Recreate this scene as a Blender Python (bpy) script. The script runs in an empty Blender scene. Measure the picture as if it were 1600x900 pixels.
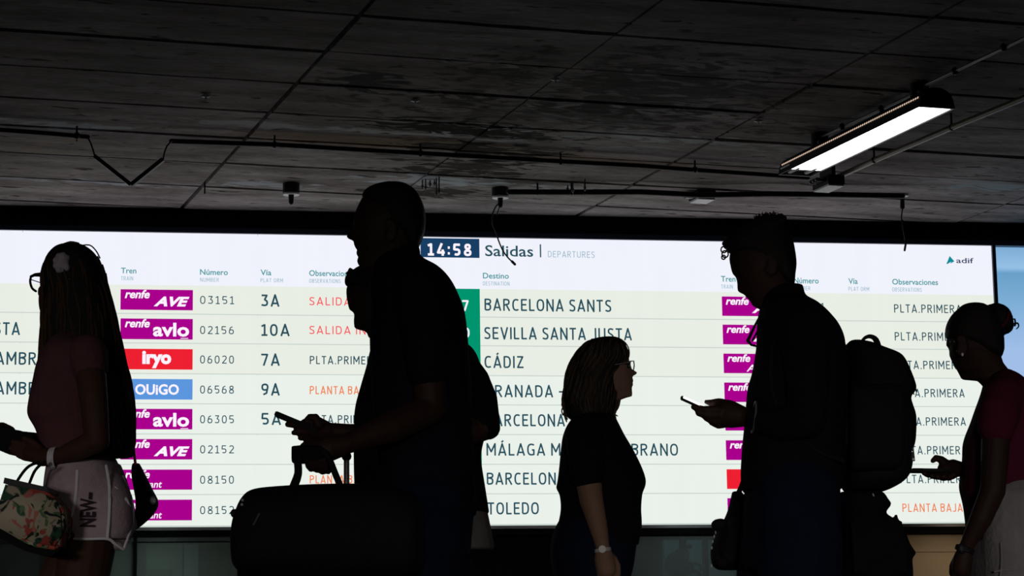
import bpy, bmesh, math, random
from mathutils import Vector, Matrix
random.seed(7)
sc = bpy.context.scene
COL = sc.collection
# ------------------------------------------------------------------ camera
F, PIT, ROL, YC, YB, CH, D = 3614., .16033, -.01457, .31484, .16625, .42, 18.3
cp, sp, cr, sr = math.cos(PIT), math.sin(PIT), math.cos(ROL), math.sin(ROL)
cam = bpy.data.cameras.new('camera'); co = bpy.data.objects.new('camera', cam); COL.objects.link(co)
cam.sensor_width = 36; cam.lens = 36 * F / 1600; cam.clip_end = 200
right = Vector((cr, -sr * sp, sr * cp)); upv = Vector((-sr, -cr * sp, cr * cp)); fw = Vector((0, cp, sp))
m = Matrix((right, upv, -fw)).transposed().to_4x4(); m.translation = Vector((0, 0, CH)); co.matrix_world = m
sc.camera = co
# ------------------------------------------------------------------ world, lights, exposure
w = bpy.data.worlds.new('world'); sc.world = w; w.use_nodes = True
w.node_tree.nodes['Background'].inputs[0].default_value = (1, .93, .86, 1)
w.node_tree.nodes['Background'].inputs[1].default_value = .0035
sc.view_settings.view_transform = 'Standard'; sc.view_settings.look = 'None'
sc.view_settings.exposure = 0; sc.view_settings.gamma = 1; sc.view_settings.use_curve_mapping = False

def area(name, loc, target, sx, sy, power, colr):
    l = bpy.data.lights.new(name, 'AREA'); l.shape = 'RECTANGLE'; l.size = sx; l.size_y = sy
    l.energy = power; l.color = colr
    o = bpy.data.objects.new(name, l); COL.objects.link(o); o.location = loc
    o.rotation_euler = (Vector(target) - Vector(loc)).to_track_quat('-Z', 'Y').to_euler(); return o
area('fill_centre', (.7, -5, 1.0), (.45, 8, .35), 1.2, .8, 2.6, (1, .9, .84)).data.spread = .30  # added fill lamp, brightens the centre woman's bare arm
# added fill lamps far behind the camera to lift the figures, stronger on the left
area('fill_left', (-4.5, -5, 1.3), (-2.5, 7, .35), 1.6, 1.0, 5.0, (1, .93, .9)).data.spread = .42
area('fill_right', (5.0, -3, 1.2), (2.7, 7, .35), 1.4, 1.0, 3.2, (1, .93, .92)).data.spread = .40  # added fill for the woman at the right edge
# ------------------------------------------------------------------ projection helpers
def ray(px, py):
    X = (px - 800) / F; U = (450 - py) / F
    rt = X * cr - U * sr; up = X * sr + U * cr
    return Vector((rt, cp - up * sp, sp + up * cp))
def P(px, py, Y):
    d = ray(px, py); return Vector((0, 0, CH)) + d * (Y / d.y)
BU = Vector((math.cos(YB), math.sin(YB), 0)); BN = Vector((math.sin(YB), -math.cos(YB), 0))
def buz(px, py):
    d = ray(px, py); t = (-BN.y * D) / -(BN.x * d.x + BN.y * d.y) * -1
    t = (BN.y * D) / (BN.x * d.x + BN.y * d.y); q = d * t
    return q.x * BU.x + (q.y) * BU.y, q.z + CH
_o = Vector((0, D, 0)); UOFF = _o.dot(BU)
def BP(u, z, o=0):      # point on the board's wall: u along it, z height, o towards the viewer
    return _o + BU * (u - UOFF) + BN * o + Vector((0, 0, z))
CU = Vector((math.cos(YC), math.sin(YC), 0)); CV = Vector((-math.sin(YC), math.cos(YC), 0))
CZ = 3.967
def CPt(u, v, z): return CU * u + CV * v + Vector((0, 0, z))
def cuv(px, py, z=CZ):
    d = ray(px, py); t = (z - CH) / d.z; q = d * t
    return q.x * CU.x + q.y * CU.y, q.x * CV.x + q.y * CV.y
def PC(px, py, z):      # the point at height z seen at a pixel
    d = ray(px, py); return Vector((0, 0, CH)) + d * ((z - CH) / d.z)
# ------------------------------------------------------------------ materials
def lin(c):
    return tuple(((x / 255) / 12.92 if x <= 10 else (((x / 255) + .055) / 1.055) ** 2.4) for x in c)
def mat(name, c, rough=.7, var=.25, scale=8, bump=.2, bscale=None, metal=0, spec=.3):
    m = bpy.data.materials.new(name); m.use_nodes = True; n = m.node_tree.nodes; L = m.node_tree.links
    b = n['Principled BSDF']; c = c if max(c) <= 1 and not isinstance(c[0], int) else lin(c)
    tc = n.new('ShaderNodeTexCoord'); nz = n.new('ShaderNodeTexNoise'); nz.inputs['Scale'].default_value = scale
    nz.inputs['Detail'].default_value = 5; L.new(tc.outputs['Object'], nz.inputs['Vector'])
    mx = n.new('ShaderNodeMix'); mx.data_type = 'RGBA'; L.new(nz.outputs['Fac'], mx.inputs[0])
    mx.inputs[6].default_value = (*[x * (1 - var) for x in c], 1); mx.inputs[7].default_value = (*[min(1, x * (1 + var)) for x in c], 1)
    L.new(mx.outputs[2], b.inputs['Base Color']); b.inputs['Roughness'].default_value = rough
    b.inputs['Metallic'].default_value = metal; b.inputs['Specular IOR Level'].default_value = spec
    if bump:
        n2 = n.new('ShaderNodeTexNoise'); n2.inputs['Scale'].default_value = bscale or scale * 8; n2.inputs['Detail'].default_value = 4
        L.new(tc.outputs['Object'], n2.inputs['Vector'])
        bp = n.new('ShaderNodeBump'); bp.inputs['Strength'].default_value = bump; bp.inputs['Distance'].default_value = .01
        L.new(n2.outputs['Fac'], bp.inputs['Height']); L.new(bp.outputs[0], b.inputs['Normal'])
    return m
def emit(name, c, s=1., streak=0):
    m = bpy.data.materials.new(name); m.use_nodes = True; n = m.node_tree.nodes; L = m.node_tree.links
    n.remove(n['Principled BSDF']); e = n.new('ShaderNodeEmission'); e.inputs[1].default_value = s; c = lin(c)
    if streak:   # the slightly uneven brightness of LED columns
        tc = n.new('ShaderNodeTexCoord'); mp = n.new('ShaderNodeMapping'); mp.inputs['Rotation'].default_value = (0, 0, -YB)
        mp.inputs['Scale'].default_value = (9, 9, .7); nz = n.new('ShaderNodeTexNoise'); nz.inputs['Scale'].default_value = 1; nz.inputs['Detail'].default_value = 3
        L.new(tc.outputs['Object'], mp.inputs[0]); L.new(mp.outputs[0], nz.inputs['Vector'])
        mx = n.new('ShaderNodeMix'); mx.data_type = 'RGBA'; L.new(nz.outputs['Fac'], mx.inputs[0])
        mx.inputs[6].default_value = (*[x * (1 - streak) for x in c], 1); mx.inputs[7].default_value = (*[x * (1 + streak) for x in c], 1)
        L.new(mx.outputs[2], e.inputs[0])
    else: e.inputs[0].default_value = (*c, 1)
    L.new(e.outputs[0], n['Material Output'].inputs[0]); return m
M = {}
M['void'] = mat('dark_cavity', (.004, .004, .005), .9, bump=0)
M['blackwall'] = mat('black_fascia', (.003, .003, .004), .8, bump=.1, spec=.1)
M['floor'] = mat('dark_terrazzo', (.018, .017, .016), .35, scale=30)
M['navy'] = mat('navy_frame', (.012, .035, .075), .4, bump=.05, var=.5, scale=3)
M['metal'] = mat('worn_grey_metal', (.16, .16, .16), .45, metal=.6, bump=.1, var=.5, scale=5)
M['darkmetal'] = mat('dark_metal', (.010, .010, .011), .5, bump=.1, spec=.2)
M['tan_pipe'] = mat('tan_conduit', (.16, .125, .08), .4, scale=4, bump=.1)
M['whiteplate'] = mat('white_plate', (.75, .75, .78), .5, bump=.05)
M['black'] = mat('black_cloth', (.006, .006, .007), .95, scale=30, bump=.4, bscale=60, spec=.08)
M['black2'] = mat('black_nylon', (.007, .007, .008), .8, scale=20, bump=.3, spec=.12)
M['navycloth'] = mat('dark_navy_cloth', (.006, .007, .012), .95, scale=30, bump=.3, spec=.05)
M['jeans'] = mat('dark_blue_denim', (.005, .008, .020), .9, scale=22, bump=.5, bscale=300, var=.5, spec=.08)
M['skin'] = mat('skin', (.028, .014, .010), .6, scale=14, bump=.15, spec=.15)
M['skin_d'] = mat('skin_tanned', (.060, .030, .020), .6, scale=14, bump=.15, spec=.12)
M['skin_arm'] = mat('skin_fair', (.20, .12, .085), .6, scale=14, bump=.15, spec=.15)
M['hair'] = mat('dark_hair', (.010, .008, .007), .6, scale=40, bump=.5, bscale=200, spec=.2)
M['hair_brown'] = mat('brown_hair', (.045, .026, .014), .5, scale=40, bump=.5, bscale=200, spec=.3)
M['hair_rimlit'] = mat('ash_brown_rimlit', (.06, .042, .026), .5, scale=40, bump=.5, bscale=200, spec=.3)  # strand tone lightened to stand in for backlight at the hair's edge
M['hair_chest'] = mat('chestnut_hair', (.07, .04, .02), .5, scale=40, bump=.5, bscale=200, spec=.3)
M['pink'] = mat('dusky_pink_knit', (.10, .038, .045), .9, scale=30, bump=.4, bscale=90)
M['maroon'] = mat('maroon_cotton', (.075, .010, .026), .9, scale=12, bump=.4, bscale=40, spec=.05)
M['greytrouser'] = mat('grey_cotton', (.22, .21, .215), .9, scale=15, bump=.4, bscale=60)
M['shorts'] = mat('pale_pink_jersey', (.42, .32, .36), .9, scale=25, bump=.3, bscale=120)
M['trim'] = mat('white_piping', (.75, .72, .75), .8, bump=.1)
M['print'] = mat('dark_print', (.03, .015, .02), .8, bump=0)
M['greyshirt'] = mat('grey_linen', (.10, .10, .095), .95, scale=9, bump=.4, bscale=30, var=.4)
M['bloom'] = mat('pale_hair_flower', (.40, .36, .40), .9, scale=30, bump=.5)
M['teal'] = mat('teal_webbing', (.02, .09, .10), .7)
M['phone'] = mat('black_phone_case', (.003, .003, .003), .8, bump=0)
M['frame'] = mat('glasses_frame', (.01, .012, .015), .3, bump=0, spec=.5)
M['steel'] = mat('watch_steel', (.42, .42, .42), .5, metal=.1, bump=0)
M['pearl'] = mat('pearl', (.8, .78, .75), .2, bump=0)
M['eye'] = mat('eye_white', (.04, .035, .03), .2, bump=0)
M['tan'] = mat('tan_paper', (.25, .19, .13), .9)
M['shoe'] = mat('dark_shoe', (.015, .015, .015), .6)
M['lipgloss'] = mat('pink_strap', (.5, .08, .18), .5)
M['beige'] = mat('beige_wall_panel', (.30, .235, .165), .8, scale=1.2, bump=.1, var=.12)
M['greenframe'] = mat('green_grey_frame', (.02, .045, .034), .4, bump=.05)
M['greenpanel'] = mat('grey_green_panel', (.10, .145, .125), .5, bump=.05, scale=2)
M['bluegrey'] = mat('blue_grey_panel', (.12, .17, .19), .5, bump=.05, scale=2)
M['tealpane'] = mat('dark_teal_panel', (.03, .10, .12), .5, bump=0)
M['lamp'] = emit('lamp_glow', (255, 253, 250), 6)
M['slot'] = emit('slot_glow', (255, 225, 200), .7)
M['screenphone'] = emit('phone_screen', (255, 250, 255), 1.3)
HEADER = emit('screen_header', (240, 242, 252), 1, .025)
ROWA = emit('screen_row_warm', (233, 238, 228), 1, .02)
ROWB = emit('screen_row', (234, 241, 234), 1, .02)
def txtm(c): return emit('screen_ink_%d_%d_%d' % c, c, 1)
TEAL = txtm((38, 78, 92)); HTEAL = txtm((60, 150, 155)); HBLUE = txtm((95, 150, 175)); GREY = txtm((150, 185, 200)); RED = txtm((245, 85, 92)); ORANGE = txtm((240, 130, 85))
MAG = emit('tile_magenta', (168, 0, 140), 1, .03); REDT = emit('tile_red', (238, 32, 50), 1, .03); BLUET = emit('tile_blue', (92, 150, 222), 1, .03)
WHITE = emit('screen_white', (252, 244, 255), 1); GREEN = emit('screen_green', (0, 148, 110), 1, .02); NAVYS = emit('screen_navy', (24, 62, 100), 1, .02)
SEP = emit('screen_separator', (196, 208, 202), 1)
def glassmat():
    m = mat('dark_glass', (.01, .014, .013), .08, bump=0, spec=.5)
    m.node_tree.nodes['Principled BSDF'].inputs['Transmission Weight'].default_value = .9
    m.node_tree.nodes['Principled BSDF'].inputs['Base Color'].default_value = (.8, .88, .85, 1)
    for l in list(m.node_tree.links):
        if l.to_socket.name == 'Base Color': m.node_tree.links.remove(l)
    m.node_tree.nodes['Principled BSDF'].inputs['IOR'].default_value = 1.02
    return m
M['glass'] = glassmat()
def bluescreen():
    m = bpy.data.materials.new('blue_advert_screen'); m.use_nodes = True; n = m.node_tree.nodes; L = m.node_tree.links
    n.remove(n['Principled BSDF']); e = n.new('ShaderNodeEmission'); tc = n.new('ShaderNodeTexCoord'); sx = n.new('ShaderNodeSeparateXYZ')
    L.new(tc.outputs['Generated'], sx.inputs[0]); r = n.new('ShaderNodeValToRGB'); L.new(sx.outputs[2], r.inputs[0])
    E_ = r.color_ramp.elements
    E_[0].position = 0; E_[0].color = (*lin((165, 188, 232)), 1); E_[1].position = 1; E_[1].color = (*lin((125, 172, 212)), 1)
    for p_, c_ in ((.62, (160, 190, 232)), (.78, (128, 176, 216)), (.905, (105, 160, 200)), (.925, (150, 192, 230))):
        x = E_.new(p_); x.color = (*lin(c_), 1)
    L.new(r.outputs[0], e.inputs[0]); L.new(e.outputs[0], n['Material Output'].inputs[0]); return m
def concrete():
    m = bpy.data.materials.new('stained_concrete'); m.use_nodes = True; n = m.node_tree.nodes; L = m.node_tree.links
    b = n['Principled BSDF']; b.inputs['Roughness'].default_value = .95; b.inputs['Specular IOR Level'].default_value = .03
    g = n.new('ShaderNodeNewGeometry'); mp = n.new('ShaderNodeMapping'); mp.inputs['Rotation'].default_value = (0, 0, -YC)
    L.new(g.outputs['Position'], mp.inputs[0])
    def noise(s, det, stretch=(1, 1, 1), dist=0):
        m2 = n.new('ShaderNodeMapping'); m2.inputs['Scale'].default_value = stretch; L.new(mp.outputs[0], m2.inputs[0])
        z = n.new('ShaderNodeTexNoise'); z.inputs['Scale'].default_value = s; z.inputs['Detail'].default_value = det; z.inputs['Distortion'].default_value = dist
        L.new(m2.outputs[0], z.inputs['Vector']); return z.outputs['Fac']
    def ramp(src, a, b_, ca, cb):
        r = n.new('ShaderNodeValToRGB'); L.new(src, r.inputs[0]); r.color_ramp.elements[0].position = a; r.color_ramp.elements[1].position = b_
        r.color_ramp.elements[0].color = (*ca, 1); r.color_ramp.elements[1].color = (*cb, 1); return r.outputs[0]
    def mul(x, y, typ='MULTIPLY', f=1.):
        q = n.new('ShaderNodeMix'); q.data_type = 'RGBA'; q.blend_type = typ
        if isinstance(f, float): q.inputs[0].default_value = f
        else: L.new(f, q.inputs[0])
        for i, v in ((6, x), (7, y)):
            if isinstance(v, tuple): q.inputs[i].default_value = (*v, 1)
            else: L.new(v, q.inputs[i])
        return q.outputs[2]
    c = ramp(noise(.8, 6), .3, .7, (.235, .202, .196), (.350, .318, .322))
    c = mul(c, ramp(noise(5, 10, (.25, 1, 1)), .32, .7, (.55, .54, .53), (1.2, 1.2, 1.2)))
    c = mul(c, ramp(noise(28, 8, (.4, 1.3, 1)), .3, .7, (.75, .75, .75), (1.2, 1.2, 1.2)))
    c = mul(c, ramp(noise(9, 3, (.5, 1.6, 1), .5), .63, .70, (1, 1, 1), (.2, .17, .15)))      # small pits and chips
    def blob(u, v, ru, rv, src, a, b_, colr, amt):        # a stain with a place and a ragged shape of its own
        p = n.new('ShaderNodeMapping'); p.vector_type = 'TEXTURE'; p.inputs['Location'].default_value = (u, v, CZ); p.inputs['Scale'].default_value = (ru, rv, 9)
        L.new(mp.outputs[0], p.inputs[0]); gr = n.new('ShaderNodeTexGradient'); gr.gradient_type = 'SPHERICAL'; L.new(p.outputs[0], gr.inputs[0])
        mm = n.new('ShaderNodeMath'); mm.operation = 'MULTIPLY'; L.new(gr.outputs['Fac'], mm.inputs[0]); L.new(src, mm.inputs[1])
        if src != n2:     # mottled: the noise decides, the place only raises its chance
            m3 = n.new('ShaderNodeMath'); m3.operation = 'MULTIPLY_ADD'; L.new(gr.outputs['Fac'], m3.inputs[0]); m3.inputs[1].default_value = .26; L.new(src, m3.inputs[2]); mm = m3
            a, b_ = (.60, .66) if sum(colr) < .3 else (.64, .74)
        r = n.new('ShaderNodeValToRGB'); L.new(mm.outputs[0], r.inputs[0]); r.color_ramp.elements[0].position = a; r.color_ramp.elements[1].position = b_
        r.color_ramp.elements[1].color = (amt, amt, amt, 1)
        fac = r.outputs[0]
        if src != n2:
            m4 = n.new('ShaderNodeMath'); m4.operation = 'MULTIPLY'; m4.use_clamp = True; L.new(gr.outputs['Fac'], m4.inputs[0]); m4.inputs[1].default_value = 5
            m5 = n.new('ShaderNodeMath'); m5.operation = 'MULTIPLY'; L.new(m4.outputs[0], m5.inputs[0]); L.new(fac, m5.inputs[1]); fac = m5.outputs[0]
        return mul(c, colr, 'MIX', fac)
    n1 = noise(7, 12, (.45, 1, 1), 1.6); n2 = noise(2.2, 5, (.3, 1, 1))
    for px, py, ru, rv, src, a, b_, cc, am in (
        (640, 226, 2.6, .45, n2, .2, .42, (.17, .10, .05), .7), (930, 250, 2.0, .3, n2, .2, .4, (.16, .10, .06), .6),
        (730, 205, 1.2, .5, n1, .22, .3, (.012, .009, .008), .95), (745, 235, .9, .5, n1, .24, .32, (.012, .009, .008), .9), (720, 262, .8, .55, n1, .24, .32, (.02, .012, .010), .85),
        (575, 126, .35, .4, n1, .25, .35, (.012, .01, .01), .8), (960, 135, 1.7, 1.2, n1, .2, .4, (.025, .019, .016), .7), (900, 180, 2.2, .5, n1, .22, .42, (.03, .022, .02), .6), (660, 300, .7, .35, n1, .22, .32, (.02, .016, .015), .8),
        (560, 205, 1.6, .18, n1, .3, .36, (.5, .5, .5), .9), (1020, 215, 1.6, .2, n1, .3, .36, (.48, .5, .5), .9),
        (700, 282, 1.3, .3, n1, .3, .40, (.42, .45, .5), .9), (390, 288, .9, .2, n1, .3, .42, (.42, .45, .5), .8), (1575, 292, 1.1, .45, n1, .27, .42, (.3, .36, .38), .9),
        (870, 120, .28, 1.5, n1, .3, .5, (.32, .31, .3), .6), (95, 196, .8, .2, n1, .32, .4, (.42, .45, .5), .8), (70, 225, .45, .5, n1, .22, .34, (.30, .25, .21), .8), (150, 285, 1.2, .15, n1, .3, .38, (.42, .45, .5), .8),
        (640, 210, 3, .12, n1, .3, .4, (.45, .45, .45), .8), (1200, 230, .9, .3, n1, .3, .4, (.3, .3, .3), .8)):
        u, v = cuv(px, py); c = blob(u, v, ru, rv, src, a, b_, cc, am)
    L.new(c, b.inputs['Base Color'])
    bp = n.new('ShaderNodeBump'); bp.inputs['Strength'].default_value = .35; bp.inputs['Distance'].default_value = .02
    L.new(noise(12, 8, (.3, 1, 1)), bp.inputs['Height']); L.new(bp.outputs[0], b.inputs['Normal'])
    return m
M['concrete'] = concrete()
def floral():
    m = bpy.data.materials.new('floral_canvas'); m.use_nodes = True; n = m.node_tree.nodes; L = m.node_tree.links; b = n['Principled BSDF']
    b.inputs['Roughness'].default_value = .8; tc = n.new('ShaderNodeTexCoord')
    def lay(scale, lo, hi, colr, prev, dist=1.5, off=0):
        mp = n.new('ShaderNodeMapping'); mp.inputs['Location'].default_value = (off, off * .7, off * 1.3); L.new(tc.outputs['Object'], mp.inputs[0])
        z = n.new('ShaderNodeTexNoise'); z.inputs['Scale'].default_value = scale; z.inputs['Detail'].default_value = 2; z.inputs['Distortion'].default_value = dist
        L.new(mp.outputs[0], z.inputs['Vector']); r = n.new('ShaderNodeValToRGB'); r.color_ramp.elements[0].position = lo; r.color_ramp.elements[1].position = hi
        L.new(z.outputs['Fac'], r.inputs[0]); q = n.new('ShaderNodeMix'); q.data_type = 'RGBA'; L.new(r.outputs[0], q.inputs[0])
        if isinstance(prev, tuple): q.inputs[6].default_value = (*prev, 1)
        else: L.new(prev, q.inputs[6])
        q.inputs[7].default_value = (*colr, 1); return q.outputs[2]
    c = lay(11, .52, .55, (.03, .10, .05), (.50, .43, .31), 1.2, 0)
    c = lay(13, .56, .58, (.50, .08, .06), c, 1.2, 3)
    c = lay(17, .58, .61, (.012, .03, .02), c, 2, 7); c = lay(15, .60, .62, (.55, .18, .14), c, 1, 11)
    c = lay(26, .62, .64, (.12, .22, .10), c, 1, 17)
    L.new(c, b.inputs['Base Color']); return m
M['floral'] = floral()
# ------------------------------------------------------------------ object helpers
def tri_smooth(me, s=True):
    for p in me.polygons: p.use_smooth = s
def thing(name, label, cat, base, group=None):
    o = bpy.data.objects.new(name, None); o.empty_display_size = .1; COL.objects.link(o); o.location = base
    o['label'] = label; o['category'] = cat
    if group: o['group'] = group
    return o
def obj(name, me, mt, parent=None, label=None, base=None, smooth=False):
    """me: bmesh in world coordinates; the object's origin is its thing's base"""
    if isinstance(me, bmesh.types.BMesh):
        b = me; me = bpy.data.meshes.new(name); bmesh.ops.recalc_face_normals(b, faces=b.faces); b.to_mesh(me); b.free()
    org = Vector(parent.get('_b', parent.location)) if parent else Vector(base or (0, 0, 0))
    me.transform(Matrix.Translation(-org)); tri_smooth(me, smooth); me.materials.clear(); me.materials.append(M[mt] if isinstance(mt, str) else mt)
    o = bpy.data.objects.new(name, me); COL.objects.link(o)
    if parent: o.parent = parent
    else: o.location = org
    if label: o['label'] = label
    return o
def sub(name, me, mt, parent, **k):     # child of a part: the part's own origin is its thing's base
    par = parent; root = par
    while root.parent: root = root.parent
    b = me
    if isinstance(me, bmesh.types.BMesh):
        me = bpy.data.meshes.new(name); bmesh.ops.recalc_face_normals(b, faces=b.faces); b.to_mesh(me); b.free()
    me.transform(Matrix.Translation(-(Vector(root.location)))); tri_smooth(me, k.get('smooth', False)); me.materials.clear(); me.materials.append(M[mt] if isinstance(mt, str) else mt)
    o = bpy.data.objects.new(name, me); COL.objects.link(o); o.parent = par
    if k.get('label'): o['label'] = k['label']
    return o
def tagt(o, label, cat, group=None):
    o['label'] = label; o['category'] = cat
    if group: o['group'] = group
    return o
def struct(name, bm, mt, base=(0, 0, 0)):
    o = obj(name, bm, mt, base=base); o['kind'] = 'structure'; return o
def NB(): return bmesh.new()
def bridge(bm, rings, cap=True):
    V = [[bm.verts.new(p) for p in r] for r in rings]; n = len(V[0])
    for a, b in zip(V, V[1:]):
        for i in range(n): bm.faces.new((a[i], a[(i + 1) % n], b[(i + 1) % n], b[i]))
    if cap:
        for r, q in ((V[0], rings[0]), (V[-1], rings[-1])):
            c = Vector((0, 0, 0))
            for p in q: c += Vector(p)
            cv = bm.verts.new(c / n)
            for i in range(n): bm.faces.new((r[i], r[(i + 1) % n], cv))
def hexa(bm, pts):       # 8 points: bottom 4, top 4
    v = [bm.verts.new(p) for p in pts]
    for f in ((0, 1, 2, 3), (4, 5, 6, 7), (0, 1, 5, 4), (1, 2, 6, 5), (2, 3, 7, 6), (3, 0, 4, 7)): bm.faces.new([v[i] for i in f])
def bbox(bm, u0, u1, z0, z1, o0, o1):     # box on the board wall
    hexa(bm, [BP(u0, z0, o0), BP(u1, z0, o0), BP(u1, z0, o1), BP(u0, z0, o1), BP(u0, z1, o0), BP(u1, z1, o0), BP(u1, z1, o1), BP(u0, z1, o1)])
def cbox(bm, u0, u1, v0, v1, z0, z1):
    hexa(bm, [CPt(u0, v0, z0), CPt(u1, v0, z0), CPt(u1, v1, z0), CPt(u0, v1, z0), CPt(u0, v0, z1), CPt(u1, v0, z1), CPt(u1, v1, z1), CPt(u0, v1, z1)])
def tube(bm, pts, rad, n=12, ends=True):
    pts = [Vector(p) for p in pts]; rad = list(rad) if hasattr(rad, '__len__') else [rad] * len(pts)
    if ends:
        a = (pts[0] - pts[1]).normalized(); b = (pts[-1] - pts[-2]).normalized()
        pre = []; post = []
        for t in (.98, .8, .45): pre.append((pts[0] + a * rad[0] * t, rad[0] * math.sqrt(1 - t * t)))
        for t in (.45, .8, .98): post.append((pts[-1] + b * rad[-1] * t, rad[-1] * math.sqrt(1 - t * t)))
        pts = [p for p, _ in pre] + pts + [p for p, _ in post]; rad = [r for _, r in pre] + rad + [r for _, r in post]
    rings = []; ref = None
    for i, p in enumerate(pts):
        t = (pts[min(i + 1, len(pts) - 1)] - pts[max(i - 1, 0)]).normalized()
        if ref is None:
            ref = Vector((0, 0, 1)) if abs(t.z) < .8 else Vector((0, 1, 0))
        x = (ref - t * ref.dot(t)).normalized(); ref = x; y = t.cross(x)
        rings.append([p + (x * math.cos(k * 2 * math.pi / n) + y * math.sin(k * 2 * math.pi / n)) * rad[i] for k in range(n)])
    bridge(bm, rings)
def cat(pts, sub_=4):   # Catmull-Rom through tuples
    out = []
    for i in range(len(pts) - 1):
        p0 = pts[max(i - 1, 0)]; p1 = pts[i]; p2 = pts[i + 1]; p3 = pts[min(i + 2, len(pts) - 1)]
        for k in range(sub_):
            t = k / sub_
            out.append(tuple(.5 * (2 * b + (c - a) * t + (2 * a - 5 * b + 4 * c - d) * t * t + (3 * b - a - 3 * c + d) * t ** 3) for a, b, c, d in zip(p0, p1, p2, p3)))
    out.append(tuple(pts[-1])); return out
def ball(bm, c, rx, ry, rz, n=16):
    c = Vector(c); rings = []
    for i in range(1, n):
        a = math.pi * i / n
        rings.append([c + Vector((rx * math.sin(a) * math.cos(k * 2 * math.pi / n), ry * math.sin(a) * math.sin(k * 2 * math.pi / n), rz * math.cos(a))) for k in range(n)])
    bridge(bm, rings)
def fuse(bm, vox=.005, smooth=3):
    bmesh.ops.recalc_face_normals(bm, faces=bm.faces)
    me = bpy.data.meshes.new('tmp'); bm.to_mesh(me); bm.free()
    o = bpy.data.objects.new('tmp', me); COL.objects.link(o)
    r = o.modifiers.new('r', 'REMESH'); r.mode = 'VOXEL'; r.voxel_size = vox
    if smooth:
        s = o.modifiers.new('s', 'SMOOTH'); s.factor = .5; s.iterations = smooth
    dg = bpy.context.evaluated_depsgraph_get(); dg.update()
    out = bpy.data.meshes.new_from_object(o.evaluated_get(dg)); bpy.data.objects.remove(o); bpy.data.meshes.remove(me)
    return out
# pixel-built solids at a real distance Y -----------------------------------------------------------------
def ptube(bm, Y, pts, rpx, n=12, sm=0):
    if sm: 
        q = cat([(*p, r) for p, r in zip([(p[0], p[1], (p[2] if len(p) > 2 else 0)) for p in pts], rpx)], sm); pts = [a[:3] for a in q]; rpx = [a[3] for a in q]
    tube(bm, [P(p[0], p[1], Y + (p[2] if len(p) > 2 else 0)) for p in pts], [r * Y / F for r in rpx], n)
def secs(bm, Y, rows, n=30, sm=4, pw=2.3):
    rows = [(r[0], r[1], r[2], r[3], r[4] if len(r) > 4 else 0) for r in rows]
    q = cat(rows, sm) if sm else rows; rings = []
    for y, a, b, h, dy in q:
        A = P(a, y, Y + dy); B = P(b, y, Y + dy); c = (A + B) / 2; hx = max(abs(B.x - A.x) / 2, .002); h = max(h, .003)
        ring = []
        for k in range(n):
            t = k * 2 * math.pi / n; ct, st = math.cos(t), math.sin(t)
            ring.append(c + Vector((hx * math.copysign(abs(ct) ** (2 / pw), ct), h * math.copysign(abs(st) ** (2 / pw), st), 0)))
        rings.append(ring)
    bridge(bm, rings); return q
def xsecs(bm, Y, rows, n=30, sm=4, pw=3):
    q = cat([(r[0], r[1], r[2], r[3], r[4] if len(r) > 4 else 0) for r in rows], sm); rings = []
    for x, t0, b0, h, dy in q:
        A = P(x, t0, Y + dy); B = P(x, b0, Y + dy); c = (A + B) / 2; hz = abs(A.z - B.z) / 2
        ring = []
        for k in range(n):
            t = k * 2 * math.pi / n; ct, st = math.cos(t), math.sin(t)
            ring.append(c + Vector((0, h * math.copysign(abs(ct) ** (2 / pw), ct), hz * math.copysign(abs(st) ** (2 / pw), st))))
        rings.append(ring)
    bridge(bm, rings)
def prism(bm, Y0, Y1, poly):
    A = [P(x, y, Y0) for x, y in poly]; Bq = [Vector((p.x, Y1, p.z)) for p in A]
    va = [bm.verts.new(p) for p in A]; vb = [bm.verts.new(p) for p in Bq]; n = len(va)
    bm.faces.new(va); bm.faces.new(vb[::-1])
    for i in range(n): bm.faces.new((va[i], va[(i + 1) % n], vb[(i + 1) % n], vb[i]))
def interp(lst, y):
    if y <= lst[0][1]: return lst[0][0]
    for (xa, ya), (xb, yb_) in zip(lst, lst[1:]):
        if ya <= y <= yb_: return xa + (xb - xa) * (y - ya) / max(1e-6, yb_ - ya)
    return lst[-1][0]
WP = [(0, .05), (.02, .28), (.06, .48), (.15, .74), (.3, .94), (.45, 1), (.6, .96), (.72, .86), (.85, .70), (.95, .56), (1.05, .5), (1.4, .55)]
def head(bm, Y, face, back, W, y0, ychin, y1, dy=0, yaw=0., sig=.018, prof=WP):
    """face/back: (px,py) outlines; rings every 2 px; the face's midline follows the outline, the cheeks a smoother curve"""
    fl = -1 if face[len(face) // 2][0] < back[len(back) // 2][0] else 1
    prof = [(b, a) for a, b in prof]; rings = []; y = y0; n = 40
    while y <= y1:
        xf = interp(face, y); xb = interp(back, y)
        av = sum(interp(face, y + k) for k in range(-14, 15, 2)) / 15; base = av - fl * 3
        if (xf - base) * fl < 0: base = xf
        k = min(1, (y - y0) / 26); base = xf * (1 - k) + base * k
        A = P(base, y, Y + dy); B = P(xb, y, Y + dy); T = P(xf, y, Y + dy); c = (A + B) / 2; hx = abs(A.x - B.x) / 2; bump = T.x - A.x
        wv = W * interp(prof, (y - y0) / (ychin - y0)); ring = []
        for q in range(n):
            t = q * 2 * math.pi / n; ct, st = math.cos(t), math.sin(t)
            x = fl * hx * math.copysign(abs(ct) ** .92, ct); yy = wv * math.copysign(abs(st) ** .92, st)
            if ct > 0: x += bump * math.exp(-((yy - wv * math.sin(yaw)) / sig) ** 2)
            ring.append(c + Vector((x, yy, 0)))
        rings.append(ring); y += 2
    bridge(bm, rings)
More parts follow.
